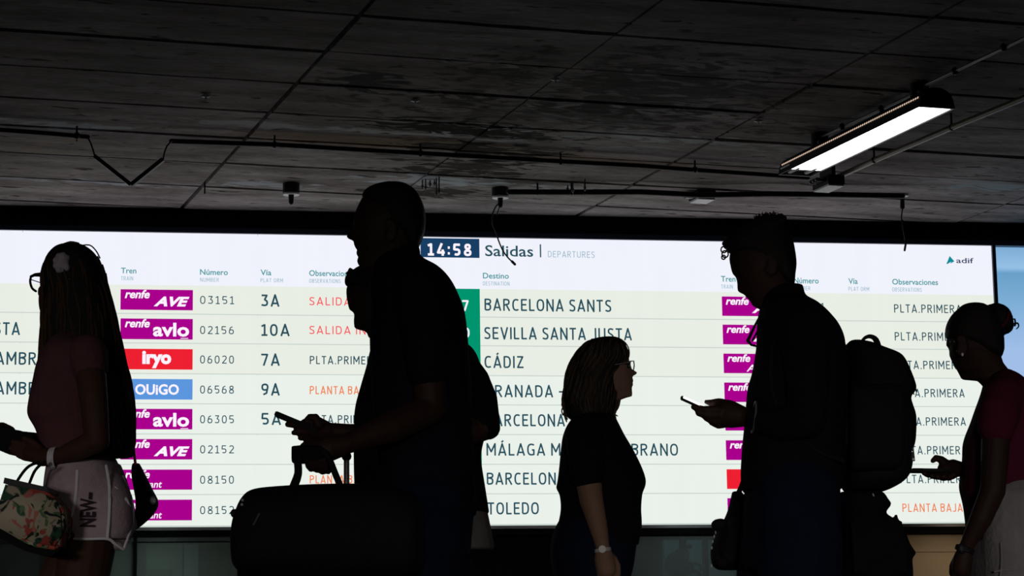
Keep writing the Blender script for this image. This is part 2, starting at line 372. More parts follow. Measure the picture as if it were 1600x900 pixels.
def strands(bm, Y, rows, n, r, seed, y0=None, y1=None, jit=.01, out=1.0, thr=(0, 6.283)):
    rnd = random.Random(seed); q = cat([(a[0], a[1], a[2], a[3], a[4] if len(a) > 4 else 0) for a in rows], 3)
    for s in range(n):
        th = rnd.uniform(*thr); st = rnd.randint(0, max(0, len(q) // 3)); en = rnd.randint(len(q) * 2 // 3, len(q)); ph = rnd.uniform(0, 6); pts = []
        for i in range(st, en):
            y, a, b, h, dy = q[i]
            A = P(a, y, Y + dy); B = P(b, y, Y + dy); c = (A + B) / 2; hx = abs(B.x - A.x) / 2
            k = out + jit * 3 * math.sin(i * .5 + ph); pts.append(c + Vector((math.cos(th) * hx * k, math.sin(th) * h * k, 0)))
            th += .03 * math.sin(i * .7 + ph)
        if len(pts) > 3: tube(bm, pts, [r] * (len(pts) - 1) + [r * .3], 4, ends=False)
def legs(bmf, x0, Y, hipz, near, far, r, dirn, dyn=-.09, dyf=.09):
    """near/far: (knee_dx, ankle_dx); builds two tapering limbs from hip to ankle"""
    for (kx, ax), dy in ((near, dyn), (far, dyf)):
        pts = [(x0, Y + dy, hipz), (x0 + kx * .5, Y + dy, hipz * .77), (x0 + kx, Y + dy, hipz * .54), (x0 + (kx + ax) / 2 - dirn * .01, Y + dy, hipz * .36), (x0 + ax, Y + dy, .1)]
        tube(bmf, cat([(*p, q) for p, q in zip(pts, r)], 4) and [a[:3] for a in cat(pts, 4)], [a[0] for a in cat([(q,) for q in r], 4)], 18)
def shoe(x, y, dirn, L=.27):
    bm = NB(); rings = []
    for t, hw, h in ((0, .012, .03), (.02, .03, .06), (.1, .037, .085), (.3, .037, .09), (.5, .042, .065), (.75, .048, .05), (.92, .04, .038), (1, .012, .02)):
        xx = x + dirn * (t * L - .07); ring = []
        for k in range(14):
            a = k * 2 * math.pi / 14; ring.append(Vector((xx, y + hw * math.cos(a), max(.0, h / 2 + h / 2 * 1.25 * math.sin(a)) if math.sin(a) < 0 else h / 2 + h / 2 * math.sin(a))))
        rings.append(ring)
    bridge(bm, rings); return bm
def ear(bm, Y, px, py, s, side):
    c = P(px, py, Y + side)
    for k in range(10):
        a = -2.6 + k * .55
        if k < 9: tube(bm, [c + Vector((.014 * math.cos(a), 0, .028 * math.sin(a))), c + Vector((.014 * math.cos(a + .55), 0, .028 * math.sin(a + .55)))], .0055, 8)
    ball(bm, c, .012, .006, .024, 10)

# ================================================================== SETTING
bm = NB(); hexa(bm, [(-14, -6, -.1), (22, -6, -.1), (22, 26, -.1), (-14, 26, -.1), (-14, -6, 0), (22, -6, 0), (22, 26, 0), (-14, 26, 0)]); struct('floor', bm, 'floor')
bm = NB(); bbox(bm, -8, 16, 0, 4.3, -.5, -.25); struct('wall_back', bm, 'blackwall')
# ceiling: backing + concrete slabs with recessed joints
us = [-3.22, -.08, 3.058, 4.57, 6.183, 9.365, 12.5]; vs = [9.65, 10.45, 11.25, 12.05, 12.845, 13.62, 14.42, 15.19, 16.01, 16.85, 17.73, 18.6]
bm = NB(); cbox(bm, -9, 20, -4, 26, CZ + .06, CZ + .2); ceil = struct('ceiling', bm, 'void')
rn = random.Random(3)
US = [-6.4] + us + [15.6]; VS = [7.2, 8.0, 8.85] + vs + [19.4, 20.3]
for i in range(len(US) - 1):
    for j in range(len(VS) - 1):
        u0, u1, v0, v1 = US[i], US[i + 1], VS[j], VS[j + 1]
        cu, cv = (u0 + u1) / 2, (v0 + v1) / 2; p = CPt(cu, cv, 0)
        # only the slabs in front of the back wall
        if (p - Vector((0, D, 0))).dot(BN) < -.6: continue
        g = .016; z = CZ + rn.uniform(-.004, .006)
        gl = .006 if abs(u0 - 4.57) < .01 else g; gr = .006 if abs(u1 - 4.57) < .01 else g
        bm = NB(); gv = .022; ea, eb = u0 + gl, u1 - gr; nn_ = 9       # ragged cast edges
        near = [(ea + (eb - ea) * k / (nn_ - 1), v0 + gv + rn.uniform(-.007, .009)) for k in range(nn_)]
        farr = [(eb + (ea - eb) * k / (nn_ - 1), v1 - gv + rn.uniform(-.009, .007)) for k in range(nn_)]
        pl = near + farr; va = [bm.verts.new(CPt(u_, v_, z)) for u_, v_ in pl]; vb = [bm.verts.new(CPt(u_, v_, CZ + .06)) for u_, v_ in pl]
        for k in range(len(pl)): bm.faces.new((va[k], va[(k + 1) % len(pl)], vb[(k + 1) % len(pl)], vb[k]))
        for k in range(nn_ - 1): bm.faces.new((va[k], va[k + 1], va[2 * nn_ - 2 - k], va[2 * nn_ - 1 - k]))
        s = obj('slab', bm, 'concrete', ceil)
# front part of the ceiling, outside the frame
bm = NB(); cbox(bm, -9, 20, -4, 7.2, CZ + .0, CZ + .06); obj('slab', bm, 'concrete', ceil)
# black fascia between ceiling and board, on the wall
bm = NB(); bbox(bm, -3, 12, 3.83, 3.975, -.25, .04); struct('trim_1', bm, 'blackwall')
bm = NB(); bbox(bm, -3, 12, 1.405, 1.452, -.25, .03); struct('trim_2', bm, 'blackwall')

# ================================================================== DEPARTURE BOARD
Z = [3.784, 3.368, 3.138, 2.907, 2.668, 2.434, 2.198, 1.962, 1.729, 1.487]
def U(px, py=640): return buz(px, py)[0]
uL = U(-190); uR = U(1549, 388)
uT = [uL, U(290), U(655), U(1048.5, 600), uR]
board = thing('departure_board', 'giant white lit train departure board spanning the hall behind the people', 'screen', BP(3.2, 1.455, 0))
uT = [uL, U(30), U(402, 640), U(700, 640), U(1048.5, 600), uR]
for a, b in zip(uT, uT[1:]):
    bm = NB(); bbox(bm, a + .002, b - .002, Z[1], Z[0], -.20, 0); obj('header_panel', bm, HEADER, board)
    for k in range(1, 9):
        bm = NB(); bbox(bm, a + .002, b - .002, Z[k + 1] + .007, Z[k], -.2, 0); obj('row_panel', bm, ROWA if k <= 3 else ROWB, board)
for k in range(2, 10):
    bm = NB(); bbox(bm, uL, uR, Z[k] - .001, Z[k] + .007, -.2, -.002); obj('separator', bm, SEP, board)
bm = NB(); bbox(bm, uL, uR, Z[9], Z[0], -.24, -.2); obj('back_plate', bm, 'darkmetal', board)
bm = NB(); bbox(bm, uL, U(1620), Z[0], Z[0] + .045, -.24, .03); obj('top_frame', bm, 'navy', board, 'navy blue frame bar')
bm = NB(); bbox(bm, uR + .0, uR + .030, Z[9], Z[0], -.24, .02); obj('side_frame', bm, 'navy', board)
bm = NB(); bbox(bm, uL, uR, Z[9] - .032, Z[9] - .008, -.24, .05); obj('lower_ledge', bm, 'metal', board, 'worn silver ledge')
# font metrics
def rawtext(s, shear=0., bold=0.):
    cu = bpy.data.curves.new('t', 'FONT'); cu.body = s; cu.size = 1; cu.shear = shear; cu.offset = bold; cu.resolution_u = 3
    o = bpy.data.objects.new('t', cu); COL.objects.link(o); dg = bpy.context.evaluated_depsgraph_get(); dg.update()
    me = bpy.data.meshes.new_from_object(o.evaluated_get(dg)); bpy.data.objects.remove(o); return me
hm = rawtext('H'); HCAP = max(v.co.y for v in hm.vertices); xm = rawtext('x'); HX = max(v.co.y for v in xm.vertices)
def lettering(s, x0, x1, yb, cap, mt, par=None, bold=0., shear=0., ref='H', o=.004, left=True, trk=0):
    """x0..x1: extent in the photograph at baseline yb; cap: cap height in px; placed on the board's plane"""
    me = rawtext(s, shear, bold); u0, z0 = buz(x0, yb); u1, _ = buz(x1, yb); _, z1 = buz(x0, yb - cap)
    xs = [v.co.x for v in me.vertices]; a, b = min(xs), max(xs); kx = (u1 - u0) / (b - a); kz = (z1 - z0) / (HCAP if ref == 'H' else HX)
    for v in me.vertices:
        v.co = BP(u0 + (v.co.x - a) * kx, z0 + v.co.y * kz, o)
    par = par or board
    me.transform(Matrix.Translation(-Vector(board.location))); me.materials.clear(); me.materials.append(mt)
    ob = bpy.data.objects.new('lettering', me); COL.objects.link(ob); ob.parent = par; return ob
# condensed stroke lettering like the screen's own type: each glyph is (width, strokes)
def garc(cx, cy, rx, ry, a0, a1, n=9, e=.8):
    out = []
    for k in range(n):
        a = math.radians(a0 + (a1 - a0) * k / (n - 1)); c, s_ = math.cos(a), math.sin(a)
        out.append((cx + rx * math.copysign(abs(c) ** e, c), cy + ry * math.copysign(abs(s_) ** e, s_)))
    return out
def glyph(ch, h):
    t = 1 - h; acc = {'Á': 'A', 'Í': 'I', 'É': 'E'}
    if ch in acc:
        w_, st = glyph(acc[ch], h); return w_, st + [[(w_ * .42, 1.10), (w_ * .42 + .14, 1.24)]]
    if ch == 'A': return .64, [[(h * .7, 0), (.32, 1 - h * .4), (.64 - h * .7, 0)], [(.13, .27), (.51, .27)]]
    if ch == 'B': return .56, [[(h, h), (h, t), (.28, t)] + garc(.28, .76, .28 - h * .6 - .02, .24 - h, 90, -90, 7) + [(h, .53)], [(.28, .53)] + garc(.28, (.53 + h) / 2, .28 - h, (.53 - h) / 2, 90, -90, 7) + [(h, h)]]
    if ch == 'C': return .55, [[(.55 - h * .6, t - .06)] + garc(.33, .5, .33 - h, .5 - h, 70, 290, 15) + [(.55 - h * .6, h + .06)]]
    if ch == 'D': return .60, [[(h, h), (h, t), (.25, t)] + garc(.25, .5, .35 - h, .5 - h, 90, -90, 13) + [(h, h)]]
    if ch == 'E': return .50, [[(.5, h), (h, h), (h, t), (.5, t)], [(h, .52), (.45, .52)]]
    if ch == 'G': return .60, [[(.56, t - .05)] + garc(.34, .5, .34 - h, .5 - h, 68, 270, 14) + [(.60 - h, h + .03), (.60 - h, .47), (.38, .47)]]
    if ch == 'H': return .6, [[(h, 0), (h, 1)], [(.6 - h, 0), (.6 - h, 1)], [(h, .5), (.6 - h, .5)]]
    if ch == 'I': return 2 * h, [[(h, 0), (h, 1)]]
    if ch == 'J': return .42, [[(0, h)] + garc(.2, .22, .22 - h, .22 - h, 270, 360, 6) + [(.42 - h, 1)]]
    if ch == 'L': return .46, [[(h, 1), (h, h), (.46, h)]]
    if ch == 'M': return .74, [[(h, 0), (h, 1 - h * .3), (.37, .32), (.74 - h, 1 - h * .3), (.74 - h, 0)]]
    if ch == 'N': return .62, [[(h, 0), (h, 1 - h * .3), (.62 - h, h * .3), (.62 - h, 1)]]
    if ch in 'O0': return (.64 if ch == 'O' else .56), [garc(.32 if ch == 'O' else .28, .5, (.32 if ch == 'O' else .28) - h, .5 - h, 0, 360, 25)]
    if ch == 'P': return .55, [[(h, 0), (h, t), (.27, t)] + garc(.27, .72, .28 - h, .28 - h, 90, -90, 8) + [(h, .44)]]
    if ch == 'R': return .58, [[(h, 0), (h, t), (.27, t)] + garc(.27, .73, .28 - h, .27 - h, 90, -90, 8) + [(h, .46)], [(.28, .46), (.58 - h * .8, 0)]]
    if ch == 'S': return .52, [[(.49, t - .05)] + garc(.27, .745, .25 - h, .255 - h, 70, 225, 8) + garc(.26, .265, .26 - h, .265 - h, 52, -110, 10) + [(.03, h + .06)]]
    if ch == 'T': return .54, [[(0, t), (.54, t)], [(.27, t), (.27, 0)]]
    if ch == 'U': return .60, [[(h, 1), (h, .3)] + garc(.3, .3, .3 - h, .3 - h, 180, 360, 10) + [(.6 - h, 1)]]
    if ch == 'V': return .62, [[(h * .7, 1), (.31, h * .4), (.62 - h * .7, 1)]]
    if ch == 'Z': return .54, [[(.02, t), (.54 - h, t), (h, h), (.54, h)]]
    if ch == '1': return .42, [[(.02, .80), (.24, t), (.24, h)], [(.02, h), (.44, h)]]
    if ch == '2': return .54, [garc(.27, .71, .27 - h, .29 - h, 155, -20, 9) + [(h, h), (.54, h)]]
    if ch == '3': return .52, [[(.03, t), (.49 - h, t), (.26, .58)] + garc(.25, .31, .27 - h, .29 - h, 75, -120, 9) + [(.02, h + .05)]]
    if ch == '4': return .56, [[(.36, 1), (h, .26), (.56, .26)], [(.42, .5), (.42, 0)]]
    if ch == '5': return .54, [[(.49, t), (h + .02, t), (h, .54)] + garc(.26, .32, .28 - h, .30 - h, 110, -130, 10)]
    if ch == '6': return .56, [garc(.28, .31, .28 - h, .31 - h, 150, -210, 16), [(h + .02, .42), (.16, .8), (.40, t)]]
    if ch == '7': return .52, [[(0, t), (.52 - h, t), (.18, 0)]]
    if ch == '8': return .56, [garc(.28, .75, .24 - h, .25 - h, 0, 360, 17), garc(.28, .27, .28 - h, .27 - h, 0, 360, 17)]
    if ch == '9': return .56, [garc(.28, .69, .28 - h, .31 - h, -30, 330, 16), [(.56 - h - .02, .58), (.40, .2), (.16, h)]]
    if ch == '.': return .14, [[(.0, h), (.14, h)]]
    if ch == ':': return .16, [[(.01, .2), (.15, .2)], [(.01, .66), (.15, .66)]]
    if ch == '-': return .34, [[(0, .46), (.34, .46)]]
    if ch == '|': return 2 * h, [[(h, -.1), (h, 1.1)]]
    return .22, []
def strokes(s_, x0, x1, yb, cap, mt, par=None, sw=.125, gap=.17, o=.004, slant=0.):
    """x0..x1 extent, yb baseline, cap height: in the photograph's pixels on the board's plane"""
    u0, z0 = buz(x0, yb); u1, _ = buz(x1, yb); _, z1 = buz(x0, yb - cap); H = z1 - z0; h = sw / 2
    gs = []; x = 0
    for i, c in enumerate(s_):
        if c == ' ': x += .30; continue
        w_, st = glyph(c, h); gs.append((x, st)); x += w_ + gap
    k = (u1 - u0) / (x - gap); r = sw / 2 * H; bm = NB()
    def T(p, xo): return Vector((u0 + (p[0] + xo + slant * p[1]) * k, z0 + p[1] * H))
    for xo, st in gs:
        for pl in st:
            q = [T(p, xo) for p in pl]; n_ = len(q)
            for i, (a, b_) in enumerate(zip(q, q[1:])):
                d = b_ - a
                if d.length < 1e-6: continue
                d.normalize(); nn = Vector((-d.y, d.x)) * r
                bm.faces.new([bm.verts.new(BP(p.x, p.y, o)) for p in (a + nn, a - nn, b_ - nn, b_ + nn)])
                if 0 < i:
                    bm.faces.new([bm.verts.new(BP(a.x + r * math.cos(t_ * .785), a.y + r * math.sin(t_ * .785), o)) for t_ in range(8)])
    me = bpy.data.meshes.new('lettering'); bm.to_mesh(me); bm.free(); me.transform(Matrix.Translation(-Vector(board.location))); me.materials.append(mt)
    ob = bpy.data.objects.new('lettering', me); COL.objects.link(ob); ob.parent = par or board; return ob
def rect(name, x0, x1, zt, zb, mt, par=None, o=.003, ym=None, label=None):
    ua, ub = (buz(x0, ym or 640)[0], buz(x1, ym or 640)[0]); bm = NB(); bbox(bm, ua, ub, zb, zt, 0.0, o)
    return obj(name, bm, mt, board, label) if par is None else sub(name, bm, mt, par, label=label)
def zrow(k): return Z[k + 1]       # bottom of row k
ROW_YL = [475, 522, 568, 615, 661.5, 708.5, 756, 803.5]        # number baselines, left board
nums = ['03151', '02156', '06020', '06568', '06305', '02152', '08150', '08152']
for s, y in zip(nums, ROW_YL): strokes(s, 312.5, 365.5, y, 12.6, TEAL, sw=.12, gap=.26)
for s, x1, y in (('3A', 436.5, 479), ('10A', 452.5, 525), ('7A', 437, 571.5), ('9A', 437, 618), ('5A', 439, 664)): strokes(s, 408, x1, y, 18.8, TEAL, sw=.15, gap=.18)
for s, x0, x1, y, mt in (('SALIDA INMEDIATA', 483, 655, 477, RED), ('SALIDA INMEDIATA', 483, 655, 522, RED), ('PLTA.PRIMERA', 484, 592, 569, TEAL), ('PLANTA BAJA', 484, 578, 616, ORANGE), ('PLTA.PRIMERA', 484, 592, 661.5, TEAL), ('PLANTA BAJA', 484, 578, 755.5, ORANGE)):
    strokes(s, x0, x1, y, 12.8, mt, sw=.13, gap=.2)
for a, b, x0, x1, x2, y in (('Tren', 'TRAIN', 189, 213, 208, 427), ('Número', 'NUMBER', 312.5, 356, 342, 429.3), ('Vía', 'PLATFORM', 407, 424, 442, 430), ('Observaciones', 'OBSERVATIONS', 483, 554, 532, 431),
                         ('Destino', 'DESTINATION', 754.5, 795, 796, 435), ('Tren', 'TRAIN', 1126.5, 1149, 1145, 440), ('Número', 'NUMBER', 1240, 1279, 1266, 442.5), ('Vía', 'PLATFORM', 1325.5, 1340, 1358, 443.5), ('Observaciones', 'OBSERVATIONS', 1394, 1465.5, 1440, 444.5)):
    lettering(a, x0, x1, y, 8.5, HTEAL, bold=.014); strokes(b, x0, x2, y + 11, 6.2, GREY, sw=.12, gap=.2)
# destinations
for s, x0, x1, y in (('BARCELONA SANTS', 757, 955, 485.5), ('SEVILLA SANTA JUSTA', 756.5, 987, 530), ('CÁDIZ', 757, 818, 575), ('GRANADA -', 758, 880, 620.5), ('BARCELONA SANTS', 759, 957, 666), ('MÁLAGA MARÍA ZAMBRANO', 760, 1059.5, 712), ('BARCELONA SANTS', 760.5, 958, 757.5), ('TOLEDO', 762, 842, 804)):
    strokes(s, x0, x1, y, 19, TEAL, sw=.135)
for s, x0, x1, y in (('SEVILLA SANTA JUSTA', -215, 31, 521.5), ('MÁLAGA MARÍA ZAMBRANO', -212, 107, 568.5), ('MÁLAGA MARÍA ZAMBRANO', -212, 107, 615.5)):
    strokes(s, x0, x1, y, 20, TEAL, sw=.135)
# right-hand observations
for s, x1, y, mt in (('PLTA.PRIMERA', 0, 488.5, TEAL), ('PLTA.PRIMERA', 1, 532, TEAL), ('PLTA.PRIMERA', 3, 576.5, TEAL), ('PLTA.PRIMERA', 5, 620.5, TEAL), ('PLTA.PRIMERA', 7, 665, TEAL), ('PLTA.PRIMERA', 9, 710, TEAL), ('PLTA.PRIMERA', 10, 755, TEAL), ('PLANTA BAJA', 13, 800, ORANGE)):
    strokes(s, 1397 + x1, (1502 if s[1] == 'L' and s[3] == 'A' and 'PR' in s else 1491) + x1, y, 13, mt, sw=.125, gap=.2)
strokes('61', 1273, 1288, 485, 11.8, TEAL, sw=.12, gap=.26)
# clock, title, green time column
rect('clock_box', 657, 749, 3.775, 3.62, NAVYS, ym=390); strokes('14:58', 668, 737, 399.5, 19.5, WHITE, sw=.19, gap=.2, o=.006)
lettering('Salidas', 758, 833, 400, 16.5, TEAL, bold=.01); strokes('|', 843.5, 845.5, 400.5, 17, TEAL); strokes('DEPARTURES', 856, 929, 402, 9.8, GREY, sw=.11, gap=.2)
gx = [buz(749.5, 452)[0], buz(751.5, 700)[0]]
bm = NB(); bbox(bm, buz(690, 500)[0], gx[0], Z[9] + .004, Z[1], 0, .003); obj('time_column', bm, GREEN, board, 'green band of departure times')
strokes('7', 722, 732.5, 486, 17, WHITE, sw=.17, o=.006); strokes('0', 723, 734, 528, 16, WHITE, sw=.17, o=.006)
# operator tiles
def tile(x0, x1, k, col, parts, yr):
    y0, y1 = yr; u0, zt = buz(x0, y0); u1, _ = buz(x1, y0); _, zb = buz(x0, y1)
    bm = NB(); bbox(bm, u0, u1, zb, zt, 0, .003); t = obj('operator_tile', bm, col, board)
    for s, a, b, yb, c, kw in parts: lettering(s, a, b, yb, c, WHITE, par=t, o=.006, **kw)
it = dict(bold=.028, shear=.25)
rows8 = [(452, 483.8), (497.5, 529.8), (544.8, 577), (592, 624), (638.7, 670.8), (686, 718), (733.8, 765.4), (781, 813.5)]
names = ['AVE', 'avlo', 'iryo', 'ouigo', 'avlo', 'AVE', 'vant', 'vant']
for k, (yr, nm) in enumerate(zip(rows8, names)):
    a, b = yr; p = []
    if nm in ('AVE', 'avlo', 'vant'): p.append(('renfe', 195, 234, a + 13.5, 8, dict(ref='x', **it)))
    if nm == 'AVE': p.append(('AVE', 240, 296, b - 6, 13.5, dict(bold=.045, shear=.35)))
    if nm == 'avlo': p += [('avlo', 239, 295.5, b - 5, 13, dict(bold=.03, ref='x')), ('_', 282, 294, b - 2.5, 10, dict(bold=.01))]
    if nm == 'iryo': p.append(('iryo', 222, 267.5, b - 9.5, 12.5, dict(bold=.05, ref='x')))
    if nm == 'ouigo': p.append(('OUiGO', 211, 279.5, b - 8, 15, dict(bold=.03)))
    if nm == 'vant': p.append(('Avant', 216, 253, b - 3.5, 10.5, dict(bold=.012, shear=.2)))
    tile(188.5, 301.5 - k * .2, k, {'iryo': REDT, 'ouigo': BLUET}.get(nm, MAG), p, yr)
rowsr = [(463.3, 493.5), (507.3, 538), (552.5, 583), (597.7, 628), (643, 672.7), (688, 718.7), (733.3, 764), (778.5, 809.5)]
for k, yr in enumerate(rowsr):
    a, b = yr; x = 1127.7 + k * 1.25; p = []
    if k != 6: p.append(('renfe', x + 6, x + 42, a + 12.5, 7.3, dict(ref='x', **it)))
    if k in (0, 1): p.append(('AVE', x + 47, x + 99, b - 5, 12.5, dict(bold=.045, shear=.35)))
    if k == 2: p.append(('ALVIA', x + 36, x + 90, b - 2.5, 10.5, dict(bold=.012, shear=.2)))
    tile(x, x + 106, k, REDT if k == 6 else MAG, p, yr)
# adif mark and name
def poly_b(pts, o=.004):
    bm = NB(); vs_ = [bm.verts.new(BP(*buz(x, y), o)) for x, y in pts]; bm.faces.new(vs_); return bm
obj('emblem', poly_b([(1483.5, 400), (1491, 408.5), (1484.5, 412), (1486, 409), (1480, 412.8), (1478.5, 412), (1480.5, 408)]), emit('screen_emblem', (10, 140, 150)), board)
lettering('adif', 1494, 1521, 411, 5.2, txtm((40, 50, 90)), bold=.01, ref='x')
# narrow advert screen on the right
bm = NB(); bbox(bm, uR + .032, uR + 1.6, Z[9], Z[0] - .01, -.1, 0)
adv = obj('advert_screen', bm, bluescreen(), base=BP(uR + .8, Z[9], -.05)); tagt(adv, 'pale blue lit screen at the far right beside the departure board', 'screen')
bm = NB(); bbox(bm, uR + .032, uR + 1.6, Z[9] - .05, Z[9] - .004, -.24, .02); sub('bezel', bm, 'darkmetal', adv)

# ================================================================== SHOPFRONT BELOW THE BOARD
def shopframe(): pass
o1 = -.05
def wp(px, py): return buz(px, py)
def rectw(name, x0, x1, y0, y1, a, b, mt, par, label=None):
    u0 = wp(x0, y0)[0]; u1 = wp(x1, y0)[0]; zt = wp(x0, y0)[1]; zb = wp(x0, y1)[1] if y1 < 905 else 0.02
    bm = NB(); bbox(bm, u0, u1, max(zb, .02), zt, a, b); return obj(name, bm, mt, par, label)
wb = BP(.3, 0, -.1)
win = bpy.data.objects.new('window_1', None); COL.objects.link(win); win.location = wb; win['kind'] = 'structure'
rectw('back_panel', -120, 372, 838, 950, -.25, -.22, 'greenframe', win)
rectw('lintel', -120, 372, 838, 848, -.22, -.02, 'greenframe', win)
rectw('mullion', 209, 214, 838, 950, -.22, .0, 'blackwall', win)
rectw('inner_panel', 229, 286, 849, 950, -.2, -.16, 'greenpanel', win)
rectw('inner_panel', 289, 311, 849, 950, -.2, -.15, 'bluegrey', win)
rectw('inner_panel', 120, 205, 849, 950, -.2, -.15, 'greenpanel', win)
rectw('inner_panel', -40, 60, 849, 950, -.2, -.15, 'greenpanel', win)
rectw('dark_box', 235, 270, 889, 950, -.16, -.1, 'greenframe', win)
rectw('pane', -120, 208.5, 848, 950, -.06, -.055, 'glass', win); rectw('pane', 214.5, 372, 848, 950, -.06, -.055, 'glass', win)
wb = BP(4.5, 0, -.1)
win2 = bpy.data.objects.new('window_2', None); COL.objects.link(win2); win2.location = wb; win2['kind'] = 'structure'
rectw('back_panel', 960, 1200, 836, 950, -.25, -.22, 'blackwall', win2)
rectw('teal_panel', 1044, 1106, 842, 950, -.21, -.17, 'tealpane', win2)
rectw('teal_panel', 1109, 1180, 842, 950, -.21, -.17, 'tealpane', win2)
rectw('mullion', 1069, 1078, 838, 856, -.17, -.12, 'blackwall', win2)
rectw('post', 1104.5, 1110, 836, 950, -.2, -.08, 'blackwall', win2)
bm = NB(); c = BP(*wp(1066, 878), -.13)
for (x, y, r_) in ((1064, 880, .095), (1072, 866, .06), (1083, 853, .02), (1080, 885, .05), (1066, 905, .11)): ball(bm, BP(*wp(x, y), -.13), r_, .03, r_, 14)
obj('dark_figure', bm, 'blackwall', win2, 'rounded dark shape behind the glass')
bm = NB()
for x, y in ((1094, 886), (1092, 898)):
    pts = [BP(wp(x, y)[0] + .045 * math.cos(a), wp(x, y)[1] + .035 * math.sin(a), -.14) for a in [k * .5 for k in range(-1, 10)]]
    tube(bm, pts, .012, 8)
obj('ring_shape', bm, 'darkmetal', win2)
rectw('pane', 960, 1200, 838, 950, -.06, -.055, 'glass', win2)
# beige wall panels at the right
lo = bpy.data.objects.new('wall_right', None)
bm = NB(); bbox(bm, U(1200), U(1800), .0, 1.40, -.25, -.16); wr = struct('wall_lower', bm, 'beige', base=BP(U(1500), 0, -.2))
wr.name = 'wall_beige'
seam = wp(1450, 862)[1]
for a, b in ((1200, 1540), (1540, 1800)):
    for z0, z1 in ((seam + .006, 1.395), (seam - .62, seam - .006)):
        bm = NB(); bbox(bm, U(a) + .006, U(b) - .006, z0, z1, -.16, -.14); sub('panel', bm, 'beige', wr)
l = bpy.data.lights.new('shop_downlight', 'SPOT'); l.energy = 9; l.spot_size = 1.9; l.spot_blend = .8; l.color = (1, .8, .55); l.shadow_soft_size = .15
lo_ = bpy.data.objects.new('shop_downlight', l); COL.objects.link(lo_); lo_.location = BP(U(1500), 1.36, .55)
lo_.rotation_euler = (BP(U(1470), .8, -.1) - lo_.location).to_track_quat('-Z', 'Y').to_euler()

l = bpy.data.lights.new('window_fill', 'SPOT'); l.energy = 2.2; l.spot_size = 2.0; l.spot_blend = .8; l.color = (.8, 1, .9); l.shadow_soft_size = .2  # added spot outside the glass to brighten the left window's panels
lo_ = bpy.data.objects.new('window_fill', l); COL.objects.link(lo_); lo_.location = BP(U(250), 1.3, .5)
lo_.rotation_euler = (BP(U(250), .9, -.2) - lo_.location).to_track_quat('-Z', 'Y').to_euler()

l = bpy.data.lights.new('window_fill', 'SPOT'); l.energy = 2.4; l.spot_size = 2.0; l.spot_blend = .8; l.color = (.75, .95, 1); l.shadow_soft_size = .2  # added weak spot so the teal panels show up
lo_ = bpy.data.objects.new('window_fill', l); COL.objects.link(lo_); lo_.location = BP(U(1080), 1.35, .6)
lo_.rotation_euler = (BP(U(1080), 1.0, -.2) - lo_.location).to_track_quat('-Z', 'Y').to_euler()
# ================================================================== CEILING FITTINGS
def cd(px, py, z=CZ - .07): return PC(px, py, z)
def clipat(px, py, z, par, h=.1):
    p = PC(px, py, z); bm = NB(); tube(bm, [p + Vector((0, 0, -.024)), p + Vector((0, 0, CZ - z - .005))], .007, 8, ends=False)
    ball(bm, p, .022, .022, .024, 8); obj('clip', bm, 'darkmetal', par)
def conduit(label, pts, r, mt, clips, z=CZ - .07, name='conduit'):
    base = PC(*pts[len(pts) // 2], z); t = thing(name, label, 'pipe', base)
    bm = NB(); tube(bm, [PC(x, y, z) for x, y in pts], r, 10); obj('pipe', bm, mt, t, smooth=True)
    for c_ in clips: clipat(c_[0], c_[1], z, t)
    return t
conduit('thin black conduit fixed under the ceiling at the far left, ending at the dangling trunking', [(-60, 199), (0, 203), (70, 208), (137, 214)], .016, 'darkmetal', [(120, 212)])
conduit('long thin black conduit running under the ceiling from the dangling trunking to the lamp', [(268, 220.5), (430, 226), (560, 234), (657, 239.5), (880, 252.5), (1000, 259), (1090, 266), (1180, 272), (1262, 278)], .017, 'darkmetal', [(429, 226), (657, 239.5), (876, 252.5), (1086, 265)])
conduit('black cable tray close above the board between the round box and the hanging cable', [(796, 300), (900, 300.5), (1000, 300), (1060, 303), (1097, 305), (1200, 303), (1290, 304), (1410, 306)], .022, 'darkmetal', [(840, 300), (893, 300), (914, 300)])
# dangling broken trunking: a V hanging from two thin wires
a0 = cd(137, 214); Yv = a0.y
t = thing('dangling_trunking', 'broken V-shaped black trunking dangling from two wires at upper left', 'pipe', P(205, 290, Yv))
for p0, p1 in (((148, 244), (205, 289)), ((205, 289), (255, 249))):
    bm = NB(); A, B = P(*p0, Yv), P(*p1, Yv); d = (B - A).normalized(); s_ = Vector((-d.z, 0, d.x)) * .013; yy = Vector((0, .02, 0))
    hexa(bm, [A - s_ - yy, A + s_ - yy, A + s_ + yy, A - s_ + yy, B - s_ - yy, B + s_ - yy, B + s_ + yy, B - s_ + yy]); obj('trunking', bm, 'darkmetal', t)
for pts in (((137, 214), (142, 224), (146, 236), (148, 244)), ((255, 249), (257, 238), (261, 228), (268, 220.5))):
    bm = NB(); tube(bm, [P(x, y, Yv) for x, y in pts], .006, 6); obj('wire', bm, 'darkmetal', t)
